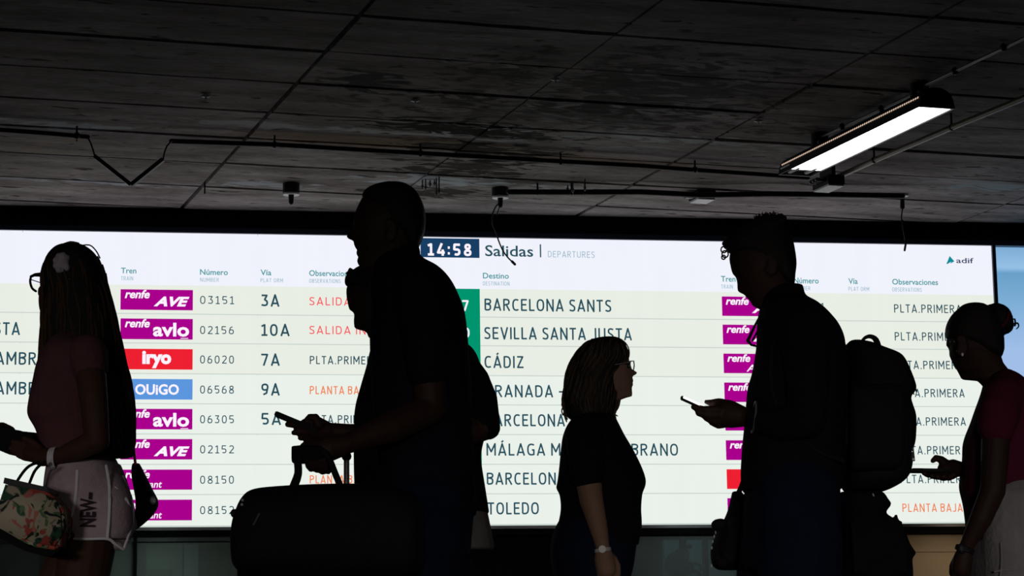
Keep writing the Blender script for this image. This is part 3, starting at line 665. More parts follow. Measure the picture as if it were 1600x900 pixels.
# hanging threaded rods
def rods(label, items, name='threaded_rod'):
    p0 = PC(items[0][0], items[0][1], CZ); 
    if len(items) == 1:
        x, y0, y1 = items[0]; p = PC(x, y0, CZ - .003); q = P(x, y1, p.y); bm = NB(); tube(bm, [p, q], .006, 6, ends=False)
        o = obj(name, bm, 'darkmetal', base=p0); tagt(o, label, 'rod'); return
    t = thing(name, label, 'rod', p0)
    for x, y0, y1 in items:
        p = PC(x, y0, CZ - .003); q = P(x, y1, p.y); bm = NB(); tube(bm, [p, q], .006, 6, ends=False); tube(bm, [q - Vector((0, 0, -.03)), q - Vector((0, 0, -.012))], .012, 6, ends=False)
        obj('rod', bm, 'metal' , t)
rods('short thin rod hanging beside the left conduit end', [(120, 200, 221)])
rods('short thin rod hanging where the ceiling joints cross at left', [(320, 284, 303)])
rods('cluster of short hanging rods just right of the tall man\'s head', [(660, 281, 296), (665, 280, 297), (672, 282, 292), (682, 278, 306), (686, 276, 303), (679, 281, 291)], 'rod_cluster')
rods('three short hanging rods above the cable tray left of the square box', [(887, 290, 300), (895, 283, 301), (914, 280, 298)], 'rod_cluster')
# junction boxes
def round_box(px, py_t, py_b, hw, label, group=None):
    zt = CZ; pt = PC(px, py_t, CZ); Yq = pt.y; r = hw * Yq / F; pb = P(px, py_b, Yq)
    t = thing('junction_box', label, 'box', Vector((pt.x, pt.y, pb.z)))
    bm = NB(); rings = [[Vector((pt.x + r * k_ * math.cos(a), pt.y + r * k_ * math.sin(a), z)) for a in [i * math.pi / 14 for i in range(28)]] for z, k_ in ((pt.z - .001, 1), (pb.z + .03, 1), (pb.z + .02, 1.0), (pb.z + .02, .9))]
    bridge(bm, rings); obj('housing', bm, 'darkmetal', t, smooth=False)
    bm = NB(); rings = [[Vector((pt.x + r * k_ * math.cos(a), pt.y + r * k_ * math.sin(a), z)) for a in [i * math.pi / 14 for i in range(28)]] for z, k_ in ((pb.z + .019, .97), (pb.z + .006, .97))]
    bridge(bm, rings); obj('cover', bm, 'whiteplate', t, 'white round cover')
    bm = NB(); tube(bm, [(pt.x, pt.y, pb.z + .01), (pt.x, pt.y, pb.z - .05)], [.022, .018], 10); obj('gland', bm, 'darkmetal', t)
    return t, pb
round_box(455, 287, 306, 13.5, 'black round junction box with white underside left of the tall man\'s head')
t2, pb2 = round_box(781.5, 293, 311, 13.5, 'black round junction box with a loose cable, right of the tall man\'s head')
bm = NB(); Yq = pb2.y; tube(bm, [P(x, y, Yq) for x, y in cat([(781, 316), (774, 324), (769, 338), (770, 352), (775, 363), (779, 376), (786, 392), (795, 404), (803, 411)], 3)], .0055, 6)
tube(bm, [P(x, y, Yq) for x, y in cat([(782, 316), (779, 328), (776, 336)], 3)], .004, 6)
tube(bm, [P(800, 408.5, Yq), P(804.5, 413, Yq)], .010, 6); o = obj('loose_cable', bm, 'darkmetal', base=pb2 - Vector((0, 0, .06))); tagt(o, 'thin curled loose cable hanging over the board title from the round junction box', 'cable')
# square box
pq = PC(1097, 300, CZ); Yq = pq.y; t = thing('junction_box', 'black square junction box with white lid on the cable tray', 'box', P(1097, 322, Yq))
bm = NB(); z0 = P(1097, 315, Yq).z; cu_, cv_ = pq.dot(CU), pq.dot(CV); cbox(bm, cu_ - .075, cu_ + .075, cv_ - .09, cv_ + .09, z0 + .015, CZ - .002); obj('housing', bm, 'darkmetal', t)
bm = NB(); cbox(bm, cu_ - .068, cu_ + .068, cv_ - .085, cv_ + .085, z0, z0 + .014); obj('cover', bm, 'whiteplate', t, 'white lid')
bm = NB(); cbox(bm, cu_ - .14, cu_ - .076, cv_ - .02, cv_ + .02, z0 + .02, z0 + .06); obj('gland', bm, 'metal', t)
# end disc with hanging cable
pq = PC(1410, 304, CZ); Yq = pq.y; t = thing('junction_box', 'small round white ceiling plate at the right end of the cable tray', 'box', P(1410, 308, Yq))
bm = NB(); rr = .045; zc = P(1410, 307, Yq).z; rings = [[Vector((pq.x + rr * math.cos(a), pq.y + rr * math.sin(a), z)) for a in [i * math.pi / 12 for i in range(24)]] for z in (CZ - .002, zc)]
bridge(bm, rings); obj('cover', bm, 'whiteplate', t, 'white round plate')
bm = NB(); tube(bm, [P(1410, 308, Yq), P(1410, 324, Yq)], [.016, .018], 10); obj('gland', bm, 'darkmetal', t)
bm = NB(); tube(bm, [P(x, y, Yq) for x, y in cat([(1410, 327), (1408.5, 340), (1410, 350), (1412, 362), (1414.5, 376), (1414, 386)], 3)], .0055, 6)
tube(bm, [P(1410, 345, Yq), P(1411, 352, Yq)], .009, 6); tube(bm, [P(1415, 382, Yq), P(1413.5, 391, Yq)], .009, 6)
o = obj('loose_cable', bm, 'darkmetal', base=P(1414, 392, Yq)); tagt(o, 'short straight loose cable hanging at right in front of the white screen header', 'cable')
# small white fixings on the slabs
for px, py, lb in ((322, 148, 'tiny white fixing on the dark ceiling at left'), (649, 155, 'tiny white fixing on the dark ceiling above the tall man'), (868, 122, 'tiny hook hanging from the ceiling at the pale joint'), (1185, 187, 'tiny white fixing on the ceiling left of the lamp')):
    p = PC(px, py, CZ - .003); bm = NB(); tube(bm, [p, p - Vector((0, 0, .03))], [.008, .006], 8); ball(bm, p - Vector((0, 0, .008)), .035, .022, .010, 8)
    o = obj('ceiling_fixing', bm, 'whiteplate', base=p); tagt(o, lb, 'fixing')
# lamp ------------------------------------------------------
LZ = CZ - .205
c4 = [cuv(x, y, LZ) for x, y in ((1441.7, 166.7), (1491.7, 171.7), (1263, 276.7), (1215, 271.7))]
lu0 = (c4[0][0] + c4[3][0]) / 2; lu1 = (c4[1][0] + c4[2][0]) / 2; lv0 = (c4[0][1] + c4[1][1]) / 2; lv1 = (c4[2][1] + c4[3][1]) / 2
lt = thing('ceiling_lamp', 'long bright white lamp with perforated dark housing hanging at upper right', 'lamp', CPt((lu0 + lu1) / 2, (lv0 + lv1) / 2, LZ))
wL = lu1 - lu0; prof = []
for k in range(13):
    a = math.pi * k / 12; prof.append(((lu0 + lu1) / 2 + math.cos(a) * wL / 2 * (1 if k in (0, 12) else .96), LZ + .13 * math.sin(a) ** .7))
def extr(prof, v0, v1):
    bm = NB(); A = [bm.verts.new(CPt(u, v0, z)) for u, z in prof]; B = [bm.verts.new(CPt(u, v1, z)) for u, z in prof]
    for i in range(len(prof) - 1): bm.faces.new((A[i], A[i + 1], B[i + 1], B[i]))
    return bm, A, B
bm, A, B = extr(prof, lv0, lv1); inner, A2, B2 = None, None, None
prof2 = [((lu0 + lu1) / 2 + (u - (lu0 + lu1) / 2) * .955, LZ + (z - LZ) * .93) for u, z in prof]
A2 = [bm.verts.new(CPt(u, lv0 + .01, z)) for u, z in prof2]; B2 = [bm.verts.new(CPt(u, lv1 - .01, z)) for u, z in prof2]
for i in range(12): bm.faces.new((A2[i], B2[i], B2[i + 1], A2[i + 1])); bm.faces.new((A[i], A2[i], A2[i + 1], A[i + 1])); bm.faces.new((B[i], B[i + 1], B2[i + 1], B2[i]))
for (x, y_) in ((0, 0), (12, 12)): bm.faces.new((A[x], B[x], B2[x], A2[x]))
obj('housing', bm, 'darkmetal', lt, smooth=False)
for v, s in ((lv0, 1), (lv1, -1)):
    bm = NB(); a_ = [bm.verts.new(CPt(u, v - s * .012, z)) for u, z in prof]; b_ = [bm.verts.new(CPt(u, v + s * .004, z)) for u, z in prof]
    bm.faces.new(a_); bm.faces.new(b_)
    for i in range(13): bm.faces.new((a_[i], a_[(i + 1) % 13], b_[(i + 1) % 13], b_[i]))
    obj('end_cap', bm, 'darkmetal', lt)
bm = NB(); cbox(bm, lu0 + .006, lu1 - .006, lv0 + .012, lv1 - .16, LZ + .008, LZ + .02); obj('diffuser', bm, 'lamp', lt, 'glowing white diffuser')
bm = NB(); cbox(bm, lu0 + .006, lu1 - .006, lv1 - .16, lv1 - .012, LZ + .03, LZ + .045); obj('reflector', bm, 'whiteplate', lt, 'white reflector at the far end')
for q in (0, 1):
    bm = NB(); uu = lu0 + .06 + q * (wL - .12); tube(bm, [CPt(uu, lv1 - .2, LZ + .02), CPt(uu, lv1 - .05, LZ + .02)], .018, 12); obj('lamp_holder', bm, 'metal', lt)
bm = NB(); n_ = 70
for k in range(n_):
    v = lv0 + .03 + (lv1 - lv0 - .06) * k / (n_ - 1); uu, zz = prof[10]; uu2, zz2 = prof[11]
    a0 = (uu * .35 + uu2 * .65, zz * .35 + zz2 * .65); a1 = (uu * .75 + uu2 * .25, zz * .75 + zz2 * .25)
    hexa(bm, [CPt(a0[0] - .004, v - .0045, a0[1]), CPt(a0[0] - .004, v + .0045, a0[1]), CPt(a0[0] + .002, v + .0045, a0[1]), CPt(a0[0] + .002, v - .0045, a0[1]),
              CPt(a1[0] - .004, v - .0045, a1[1]), CPt(a1[0] - .004, v + .0045, a1[1]), CPt(a1[0] + .002, v + .0045, a1[1]), CPt(a1[0] + .002, v - .0045, a1[1])])
o = obj('light_slot', bm, 'slot', lt, 'row of small lit slots'); o['kind'] = 'stuff'
for px, py in ((1436, 143), (1260, 226)):
    # mounts between ceiling and housing
    ff = .10 if px > 1300 else .80; v = lv0 + (lv1 - lv0) * ff; uc = (lu0 + lu1) / 2
    bm = NB(); rings = [[CPt(uc + .06 * math.cos(a), v + .06 * math.sin(a), z) for a in [i * math.pi / 12 for i in range(24)]] for z in (LZ + .12, CZ - .002)]
    bridge(bm, rings); obj('mount', bm, 'darkmetal', lt)
    bm = NB(); ball(bm, CPt(uc - .03, v - .05, LZ + .14), .012, .012, .012, 8); obj('screw', bm, 'steel', lt)
conduit('thin grey cable pipe above the bright lamp running off at upper right', [(1275, 218), (1420, 151), (1450, 131), (1600, 60), (1660, 32)], .010, 'metal', [(1377, 170), (1316, 198), (1492, 111), (1568, 74)], z=CZ - .03)
conduit('tan coloured conduit running beside the bright lamp to a small square fitting', [(1303, 279), (1365, 251), (1485, 200), (1600, 153), (1700, 110)], .02, 'tan_pipe', [(1366, 250), (1487, 199)], z=CZ - .10)
pz = CZ - .2; pq = PC(1296, 291, pz); t = thing('square_fitting', 'small square light fitting with pale underside hanging below the lamp\'s left end', 'lamp', pq)
cu_, cv_ = cuv(1293, 296, pz); bm = NB(); cbox(bm, cu_ - .06, cu_ + .07, cv_ - .14, cv_ + .12, pz + .012, pz + .08); obj('housing', bm, 'darkmetal', t)
bm = NB(); cbox(bm, cu_ - .056, cu_ + .066, cv_ - .135, cv_ + .115, pz, pz + .012); obj('cover', bm, 'whiteplate', t, 'pale cover')
bm = NB(); cbox(bm, cu_ - .01, cu_ + .02, cv_ - .1, cv_ + .1, pz + .09, CZ - .004); obj('bracket', bm, 'darkmetal', t)
for k in range(3):
    bm = NB(); tube(bm, [CPt(cu_ - .065, cv_ - .08 + k * .05, pz + .05), CPt(cu_ - .12, cv_ - .08 + k * .05, pz + .05)], .016, 8); obj('gland', bm, 'metal', t)

# ================================================================== PEOPLE
exec_people = True
def ground_y(Y): return Y
def feet(root, pts, dirn, mt='shoe'):
    for x, y in pts: obj('shoe', shoe(x, y, dirn), mt, root, smooth=True)
def hands(bm, Y, chains):
    for pts, r in chains: ptube(bm, Y, pts, r, 10)
def ringlet(bm, Y, cx, cy, r, n=14, turns=1.2, rad=1.1, dy=0, a0=0):
    ptube(bm, Y, [(cx + r * math.cos(a0 + k * turns * 6.283 / n), cy + r * 1.1 * math.sin(a0 + k * turns * 6.283 / n), dy + k * .0015) for k in range(n)], [rad] * n, 6)

# ---- A: young woman at the left, facing left and away -----------------------------------------------------
Y = 6.9; x = P(128, 800, Y).x
A = thing('person', 'woman with very long hair, glasses and pale shorts, at the left edge', 'person', (x, Y, 0), None)
b = NB()
face = [(105, 386), (90, 392), (76, 405), (68, 420), (65, 432), (63, 445), (58, 455), (57, 466), (57.5, 478), (60, 490), (62, 496), (70, 502), (84, 508), (92, 520)]
back = [(120, 386), (140, 394), (152, 410), (160, 430), (160, 460), (152, 480), (140, 496), (132, 510), (130, 520)]
head(b, Y, face, back, .072, 386, 498, 520, yaw=.7)
ball(b, P(66, 456, Y + .062), .014, .012, .022)     # nose turned away
ear(b, Y, 112, 455, 1, -.066)
ptube(b, Y, [(112, 480), (116, 530)], [27, 30], 16)
torA = [(518, 92, 138, .05), (530, 82, 150, .11), (545, 74, 162, .165), (570, 62, 172, .185), (600, 54, 178, .175), (630, 47, 176, .16), (650, 46, 174, .155), (672, 58, 172, .145), (700, 66, 172, .14), (722, 68, 182, .155)]
inner = [(r[0], r[1] + 7, r[2] - 7, r[3] - .014) for r in torA] + [(760, 78, 192, .165), (800, 80, 200, .17), (830, 90, 196, .16)]
secs(b, Y, inner)
ptube(b, Y, [(138, 552, -.17), (146, 620, -.21), (152, 688, -.21)], [25, 22, 19], 14)
ptube(b, Y, [(152, 688, -.21), (120, 703, -.19), (84, 716, -.15)], [19, 17, 11], 14)
ptube(b, Y, [(84, 716, -.15), (66, 714, -.12), (50, 708, -.1)], [12, 15, 13], 14)
hands(b, Y, [([(52, 700, -.10), (36, 694, -.085), (20, 690, -.07)], [5.5, 5, 4.2]), ([(50, 706, -.1), (32, 703, -.085), (16, 700, -.07)], [5.5, 5, 4.2]), ([(50, 712, -.1), (32, 710, -.085), (20, 706, -.07)], [5.3, 4.8, 4]), ([(52, 718, -.1), (38, 716, -.09), (28, 712, -.08)], [5, 4.3, 3.8]), ([(62, 700, -.12), (50, 690, -.11), (38, 685, -.1)], [6, 5.3, 4.6])])
ptube(b, Y, [(120, 552, .17), (112, 630, .2), (104, 692, .19)], [24, 20, 17], 14)
ptube(b, Y, [(104, 692, .19), (60, 690, .12), (30, 684, .05)], [17, 14, 11], 14); ptube(b, Y, [(30, 684, .05), (10, 680, .02)], [12, 11], 12)
hands(b, Y, [([(10, 676, .02), (-8, 676, .0), (-20, 680, -.02)], [5, 5, 4]), ([(10, 682, .02), (-8, 684, 0), (-20, 688, -.02)], [5, 5, 4]), ([(10, 688, .02), (-6, 691, 0), (-18, 694, -.02)], [5, 5, 4]), ([(12, 692, .02), (-2, 698, 0), (-12, 700, -.02)], [5, 4.5, 4]), ([(18, 672, .02), (4, 664, 0), (-8, 664, -.02)], [6, 5, 4])])
for k in ((.0, ), ): pass
xs = lambda px: P(px, 880, Y).x
gl = [(xs(148), Y - .085, .84), (xs(135), Y - .085, .66), (xs(118), Y - .085, .47), (xs(130), Y - .085, .3), (xs(150), Y - .085, .10)]
gf = [(xs(135), Y + .085, .84), (xs(88), Y + .085, .66), (xs(45), Y + .085, .47), (xs(25), Y + .085, .3), (xs(10), Y + .085, .10)]
for g in (gl, gf): tube(b, cat(g, 4), [a[0] for a in cat([(.088,), (.078,), (.055,), (.05,), (.036,)], 4)], 16)
for fx, fy in ((xs(150), Y - .085), (xs(10), Y + .085)): tube(b, [(fx + .02, fy, .04), (fx - .14, fy, .03)], [.034, .028], 12)
obj('body', fuse(b, .0045, 1), 'skin_d', A, smooth=True)
b = NB(); secs(b, Y, torA + [(728, 70, 184, .155)])
ptube(b, Y, [(138, 552, -.165), (141, 575, -.18)], [30, 28], 14); ptube(b, Y, [(122, 552, .165), (120, 575, .18)], [29, 27], 14)
obj('top', fuse(b, .006), 'pink', A, 'dusky pink sleeveless top', smooth=True)
b = NB(); shr = [(724, 76, 186, .16), (750, 72, 196, .172), (785, 70, 206, .182), (817, 76, 211.5, .185), (832, 90, 209, .18)]; secs(b, Y, shr)
secs(b, Y, [(735, 130, 184, .04, -.07), (762, 112, 200, .08, -.08), (790, 106, 208, .095, -.085), (825, 103, 209, .096, -.085), (844, 104, 203, .094, -.085)]); secs(b, Y, [(790, 84, 180, .09, .085), (830, 72, 165, .09, .085), (843, 70, 158, .088, .085)])
ptube(b, Y, [(186, 826, -.085), (184, 845, -.085)], [20, 15], 20)
obj('shorts', fuse(b, .006), 'shorts', A, 'pale pink jersey shorts', smooth=True)
# piping of the shorts and the printed word down the leg
b = NB()
def onS(px, py):    # a point on the near surface of the shorts
    q = cat([(r[0], r[1], r[2], r[3]) for r in shr], 6); r = min(q, key=lambda r: abs(r[0] - py)); cx = (r[1] + r[2]) / 2; hx = (r[2] - r[1]) / 2
    k = max(0, 1 - abs((px - cx) / hx) ** 2.3) ** (1 / 2.3); d = r[3] * k
    if 775 < py < 860: d = max(d, .085 + math.sqrt(max(0, 1 - ((px - 152) / 52) ** 2)) * .093)
    return P(px, py, Y - d - .006)
for pts in ([(121, 736), (119, 770), (112, 810), (103, 838)], [(166, 728), (171, 760), (171, 800), (168, 840)], [(104, 841), (135, 842), (168, 842), (180, 850), (192, 858)], [(192, 745), (204, 775), (208, 800), (205, 825), (194, 856)], [(180, 762), (194, 775), (205, 795)]):
    tube(b, [onS(*p) for p in cat(pts, 4)], .0045, 6)
obj('piping', b, 'trim', A, 'white piping along the shorts')
me = rawtext('NEW–', 0, .035)
for v in me.vertices:
    u_, w_ = v.co.x, v.co.y; xs_ = [q.co.x for q in me.vertices]; break
mxx = max(q.co.x for q in me.vertices)
for v in me.vertices:
    fx = v.co.x / mxx; fy = v.co.y / HCAP; v.co = onS(125 + 22 * (1 - fy) + fx * 2, 824 - fx * 55)
obj('printed_word', me, 'print', A, 'dark word printed down the leg')
b = NB(); hairA = [(381, 106, 120, .02), (384, 90, 132, .045), (392, 80, 144, .065), (402, 73, 152, .078), (420, 67, 161, .086), (440, 66, 165, .09), (462, 68, 171, .092), (490, 66, 178, .093), (520, 66, 185, .095), (560, 68, 193, .1), (600, 66, 203, .1), (640, 74, 208, .095), (677, 120, 210, .08), (700, 150, 208, .06), (716, 180, 205, .03)]
secs(b, Y, hairA, 34); me = fuse(b, .007); hr = obj('hair', me, 'hair', A, 'very long dark brown hair', smooth=True)
b = NB(); strands(b, Y, hairA[3:], 110, .0028, 5, out=1.01); rnd = random.Random(4)
for k in range(16):
    x0 = 61 + rnd.uniform(0, 10); ptube(b, Y, cat([(x0 + 4, 490, -.03 + k * .004), (x0 + rnd.uniform(-2, 2), 530, -.03), (x0 + rnd.uniform(-5, 3), 575, -.03), (x0 - rnd.uniform(-4, 9), 625, -.04)], 3), [1.0] * 10, 4)
ptube(b, Y, cat([(125, 384, -.02), (140, 383, -.02), (150, 392, -.02), (156, 403, -.02)], 3), [1.2] * 10, 5)
ptube(b, Y, cat([(98, 383, 0), (110, 379, 0), (122, 381, 0)], 3), [2.5] * 7, 6)
sub('strand', b, 'hair_chest', hr, label='loose lighter strands')['kind'] = 'stuff'
b = NB()
for k in range(9):
    a = k * .7; ball(b, P(97 + 9 * math.cos(a) * (k > 0), 411 + 11 * math.sin(a) * (k > 0), Y - .078 - .006 * (k % 2)), .012, .012, .013, 10)
ball(b, P(97, 411, Y - .082), .022, .014, .024, 12)
obj('hair_flower', fuse(b, .003, 1), 'bloom', A, 'pale lilac fabric flower in the hair', smooth=True)
b = NB(); yy = .05
ptube(b, Y, [(64, 429, -.0), (54, 429.5, .02), (48.5, 432, .04)], [3.6, 2.8, 2.4], 6); ptube(b, Y, cat([(48.5, 432, .04), (47.2, 440, .045), (50, 450, .05), (56, 455, .05)], 3), [2] * 10, 6)
ptube(b, Y, [(66, 431, -.03), (108, 436, -.09)], [1.6, 1.6], 6); ptube(b, Y, [(49, 437, .04), (64, 442, .06)], [.8, .8], 6)
obj('glasses', b, 'frame', A, 'dark framed glasses')
b = NB()
for q in range(3):
    c_ = P(80 + q * 3.5, 717 - q * .8, Y - .152); tube(b, [c_ + Vector((.004 * math.cos(a), .030 * math.cos(a), .030 * math.sin(a))) for a in [i * .42 for i in range(16)]], .0035, 6)
obj('bracelet', b, 'trim', A, 'pale thin bracelets')
feet(A, [(xs(150), Y - .085), (xs(10), Y + .085)], -1)
# her dark purse / phone held out in front
b = NB(); prism(b, Y - .075, Y + .02, [(-30, 652), (0, 664), (54, 683), (52, 700), (30, 712), (4, 706), (-30, 692)]); bmesh.ops.bevel(b, geom=b.edges[:], offset=.006, segments=2, affect='EDGES')
o = obj('clutch_bag', b, 'black2', base=P(10, 708, Y)); tagt(o, 'flat black pouch held out in front of the long-haired woman', 'bag')
# floral tote bag
yt = Y - .28; T = thing('tote_bag', 'cream tote bag with green and red leaf print on the long-haired woman\'s arm', 'bag', P(45, 868, yt))
poly = [(9, 750), (71, 765), (88, 783), (101, 799), (96, 835), (90, 860), (46, 853), (-2, 825), (-18, 818), (-4, 790)]
b = NB(); prism(b, yt - .05, yt + .09, poly); bmesh.ops.bevel(b, geom=b.edges[:], offset=.012, segments=3, affect='EDGES'); obj('body', b, 'floral', T, smooth=True)
b = NB(); prism(b, yt - .056, yt + .095, [(7, 746), (73, 761), (76, 769), (5, 755)]); obj('rim', b, 'darkmetal', T, 'dark green top band')
b = NB(); prism(b, yt - .054, yt + .094, [(-18, 820), (-2, 826), (46, 854), (91, 860), (80, 869), (66, 868), (40, 861), (-6, 838), (-22, 830)]); obj('base', b, 'black2', T, 'black base')
for dx, dy in ((0, -.03), (19, .06)):
    b = NB(); ptube(b, yt, cat([(26 + dx, 753 + dx * .25, dy), (36 + dx * .9, 738, dy), (46 + dx * .8, 728, dy), (60 + dx * .5, 722, dy)], 3), [2.4] * 10, 8); obj('handle', b, 'black2', T, smooth=True)
# black shoulder bag behind her hip
S = thing('shoulder_bag', 'black shoulder bag hanging behind the hip of the long-haired woman', 'bag', P(222, 828, Y + .12))
b = NB(); secs(b, Y + .12, [(724, 206, 218, .02), (742, 206, 227, .045), (765, 210, 238, .06), (785, 213, 247, .065), (802, 212, 240, .06), (818, 208, 224, .045), (828, 204, 212, .02)], 24); obj('body', fuse(b, .006), 'black2', S, smooth=True)
b = NB(); ptube(b, Y + .1, cat([(212, 728), (210, 712), (207, 690), (196, 640), (175, 560)], 3), [2.4] * 13, 6); obj('strap', b, 'lipgloss', S, 'pink strap')
b = NB(); ball(b, P(239, 782, Y + .06), .012, .005, .014, 8); obj('buckle', b, 'metal', S)

# ---- B: tall man, laughing, facing left --------------------------------------------------------------------
Y = 6.6; s = F / Y
Bm = thing('person', 'tall short-haired man in a dark shirt, foremost, gripping the travel bag', 'person', (P(665, 820, Y).x, Y, 0))
b = NB()
face = [(613, 287), (590, 291), (575, 297), (567, 306), (563, 313), (559, 321), (555.5, 329), (553.5, 336), (552, 347), (552.3, 352), (551, 357), (546, 362), (541, 367.5), (541.5, 370.5), (546, 373), (551.7, 373), (552.5, 377), (553, 382), (555.5, 387), (559, 389), (556.6, 393), (557, 397), (560, 401), (557.8, 405), (557.7, 409), (560, 414), (567, 420), (580, 426), (592, 434), (596, 445)]
back = [(616, 287), (632, 291), (645, 300), (654, 315), (659.5, 333), (659.5, 355), (655, 375), (650, 390), (650, 410), (656, 445)]
head(b, Y, face, back, .077, 287, 412, 442)
ear(b, Y, 610, 360, 1, -.076); ear(b, Y, 610, 360, 1, .076)
torB = [(398, 598, 655, .062), (408, 588, 667, .095), (423, 582, 690, .165), (443, 578, 707, .205), (467, 578, 719, .215), (492, 578, 727, .215), (540, 578, 732, .20), (600, 580, 736, .185), (680, 585, 739, .175), (760, 592, 743, .178), (802, 598, 745, .185)]
secs(b, Y, [(r[0], r[1] + 8, r[2] - 8, max(.04, r[3] - .015)) for r in torB[1:]] + [(840, 610, 735, .16)])
for sgn in (-1, 1):
    ptube(b, Y, [(655, 455, sgn * .19), (668, 550, sgn * .225), (672, 640, sgn * .22)], [33, 27, 23], 16)
ptube(b, Y, [(672, 640, -.22), (610, 668, -.30), (540, 694, -.37)], [24, 24, 15], 14)
ptube(b, Y, [(540, 694, -.37), (515, 700, -.38), (490, 706, -.38)], [16, 20, 18], 14)
hands(b, Y, [([(484 + k * 10, 706 + k * 2, -.40), (480 + k * 10, 718, -.41), (482 + k * 9, 728 + k, -.39), (486 + k * 9, 733 + k * 1.2 + (k == 2) * 2, -.36)], [6, 5.4, 5, 4.8]) for k in range(4)])
hands(b, Y, [([(500, 692, -.36), (485, 691, -.35), (474, 697, -.35)], [7, 6.5, 5.5])])
ptube(b, Y, [(672, 640, .22), (650, 700, .2), (625, 750, .17)], [23, 20, 14], 14); ptube(b, Y, [(625, 750, .17), (618, 775, .17)], [16, 14], 12)
hands(b, Y, [([(616 + k * 6, 775, .15 + k * .012), (612 + k * 6, 795, .15 + k * .012), (612 + k * 6, 808, .15 + k * .012)], [5.5, 5, 4.2]) for k in range(4)] + [([(610, 765, .15), (600, 780, .14), (598, 792, .13)], [6, 5.4, 4.6])])
xs = lambda px: P(px, 820, Y).x
L1 = [(xs(672), Y - .1, .86), (xs(670), Y - .1, .66), (xs(660), Y - .1, .48), (xs(675), Y - .1, .30), (xs(700), Y - .1, .10)]
L2 = [(xs(672), Y + .1, .86), (xs(655), Y + .1, .66), (xs(625), Y + .1, .48), (xs(615), Y + .1, .30), (xs(600), Y + .1, .10)]
for g in (L1, L2): tube(b, cat(g, 4), [a[0] for a in cat([(.085,), (.075,), (.055,), (.05,), (.036,)], 4)], 16)
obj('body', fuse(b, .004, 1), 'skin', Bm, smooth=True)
b = NB(); secs(b, Y, torB + [(806, 600, 744, .183)])
for sgn in (-1, 1): ptube(b, Y, [(652, 455, sgn * .18), (664, 520, sgn * .222), (668, 578, sgn * .225)], [40, 36, 33], 18)
ptube(b, Y, [(625, 404), (628, 396)], [33, 30], 18)
obj('shirt', fuse(b, .006), 'navycloth', Bm, 'black short-sleeved shirt', smooth=True)
b = NB(); c_ = [P(668 + 34 * math.cos(a), 577 + 4 * math.sin(a), Y - .225 - .03 * math.sin(a) * -1) for a in [i * .3 for i in range(22)]]
b2 = NB(); secs(b2, Y, [(790, 602, 742, .172), (830, 606, 738, .18), (870, 618, 735, .18)])
for g in (L1, L2): tube(b2, cat(g, 4), [a[0] for a in cat([(.105,), (.098,), (.082,), (.078,), (.07,)], 4)], 20)
b.free(); obj('trousers', fuse(b2, .007), 'jeans', Bm, 'dark blue jeans', smooth=True)
b = NB(); secs(b, Y, [(285.8, 606, 622, .02), (288, 592, 634, .045), (293, 577, 643, .06), (299, 569, 650, .068), (308, 566, 656, .075), (322, 576, 662, .080), (336, 588, 665, .083), (350, 597, 665, .083), (362, 618, 663.5, .08), (375, 630, 659, .07), (386, 638, 654, .055)], 36)
me = fuse(b, .005, 2); hr = obj('hair', me, 'hair', Bm, 'short dark hair', smooth=True)
for sg in (-1, 1):
    b = NB(); ball(b, P(566, 352, Y + sg * .034), .012, .012, .011, 12); obj('eye', b, 'eye', Bm, smooth=True)
feet(Bm, [(xs(700), Y - .1), (xs(600), Y + .1)], -1)

# travel bag on a suitcase
TB = thing('travel_bag', 'black travel bag with grip handle, held by the tall man', 'bag', P(540, 903, Y - .38))
yb_ = Y - .38
b = NB(); xsecs(b, yb_, [(365, 838, 872, .05), (367, 815, 884, .10), (374, 793, 892, .13), (384, 775, 898, .15), (400, 765, 901, .16), (440, 760.5, 903, .165), (500, 757.5, 904, .165), (560, 757, 904, .165), (610, 760, 903, .16), (650, 775, 898, .14), (662, 800, 880, .08)], 40)
me = fuse(b, .007); obj('body', me, 'black2', TB, smooth=True)
for dy in (-.06, .06):
    b = NB()
    for j in (-1, 0, 1):
        ptube(b, yb_, cat([(458, 762, dy + j * .012), (466, 740, dy * .8 + j * .012), (466, 715, dy * .5 + j * .012), (480, 704, dy * .3 + j * .012), (506, 706, dy * .3 + j * .012), (517, 724, dy * .5 + j * .012), (525, 743, dy * .8 + j * .012), (533, 762, dy + j * .012)], 3), [7, 7, 7, 6.5, 6.5, 6.5, 6, 6, 6, 6, 6, 6, 6, 6, 6, 6, 5.5, 5.5, 5.5, 5.5, 5.5, 5.5], 10)
    obj('handle', fuse(b, .004, 1), 'black2', TB, smooth=True)
b = NB(); xsecs(b, yb_, [(457, 699, 722, .03), (460, 697.5, 724, .04), (480, 696, 724, .042), (500, 696, 724, .042), (514, 700, 722, .03)], 20, pw=4); obj('grip_wrap', b, 'black', TB, smooth=True)
b = NB(); ptube(b, yb_, cat([(377, 790, -.06), (371, 796, -.06), (366, 802, -.06)], 3), [2.5] * 7, 6); ball(b, P(366, 802, yb_ - .06), .010, .006, .012, 8); obj('zip_pull', b, 'darkmetal', TB)
for px, py in ((379, 781.5), (378, 788.5), (378.5, 825), (378, 840)):
    b = NB(); ball(b, P(px, py, yb_ - .145), .004, .004, .004, 8); obj('rivet', b, 'steel', TB)
b = NB(); ptube(b, yb_ - .165, [(405, 803), (396, 820)], [1.4, 1.4], 6); obj('zip', b, 'metal', TB)
SC = thing('suitcase', 'upright suitcase with telescopic handle under the travel bag', 'suitcase', (P(560, 905, yb_).x, yb_, 0))
zt = P(560, 903, yb_).z; xa, xb = P(470, 905, yb_).x, P(572, 905, yb_).x
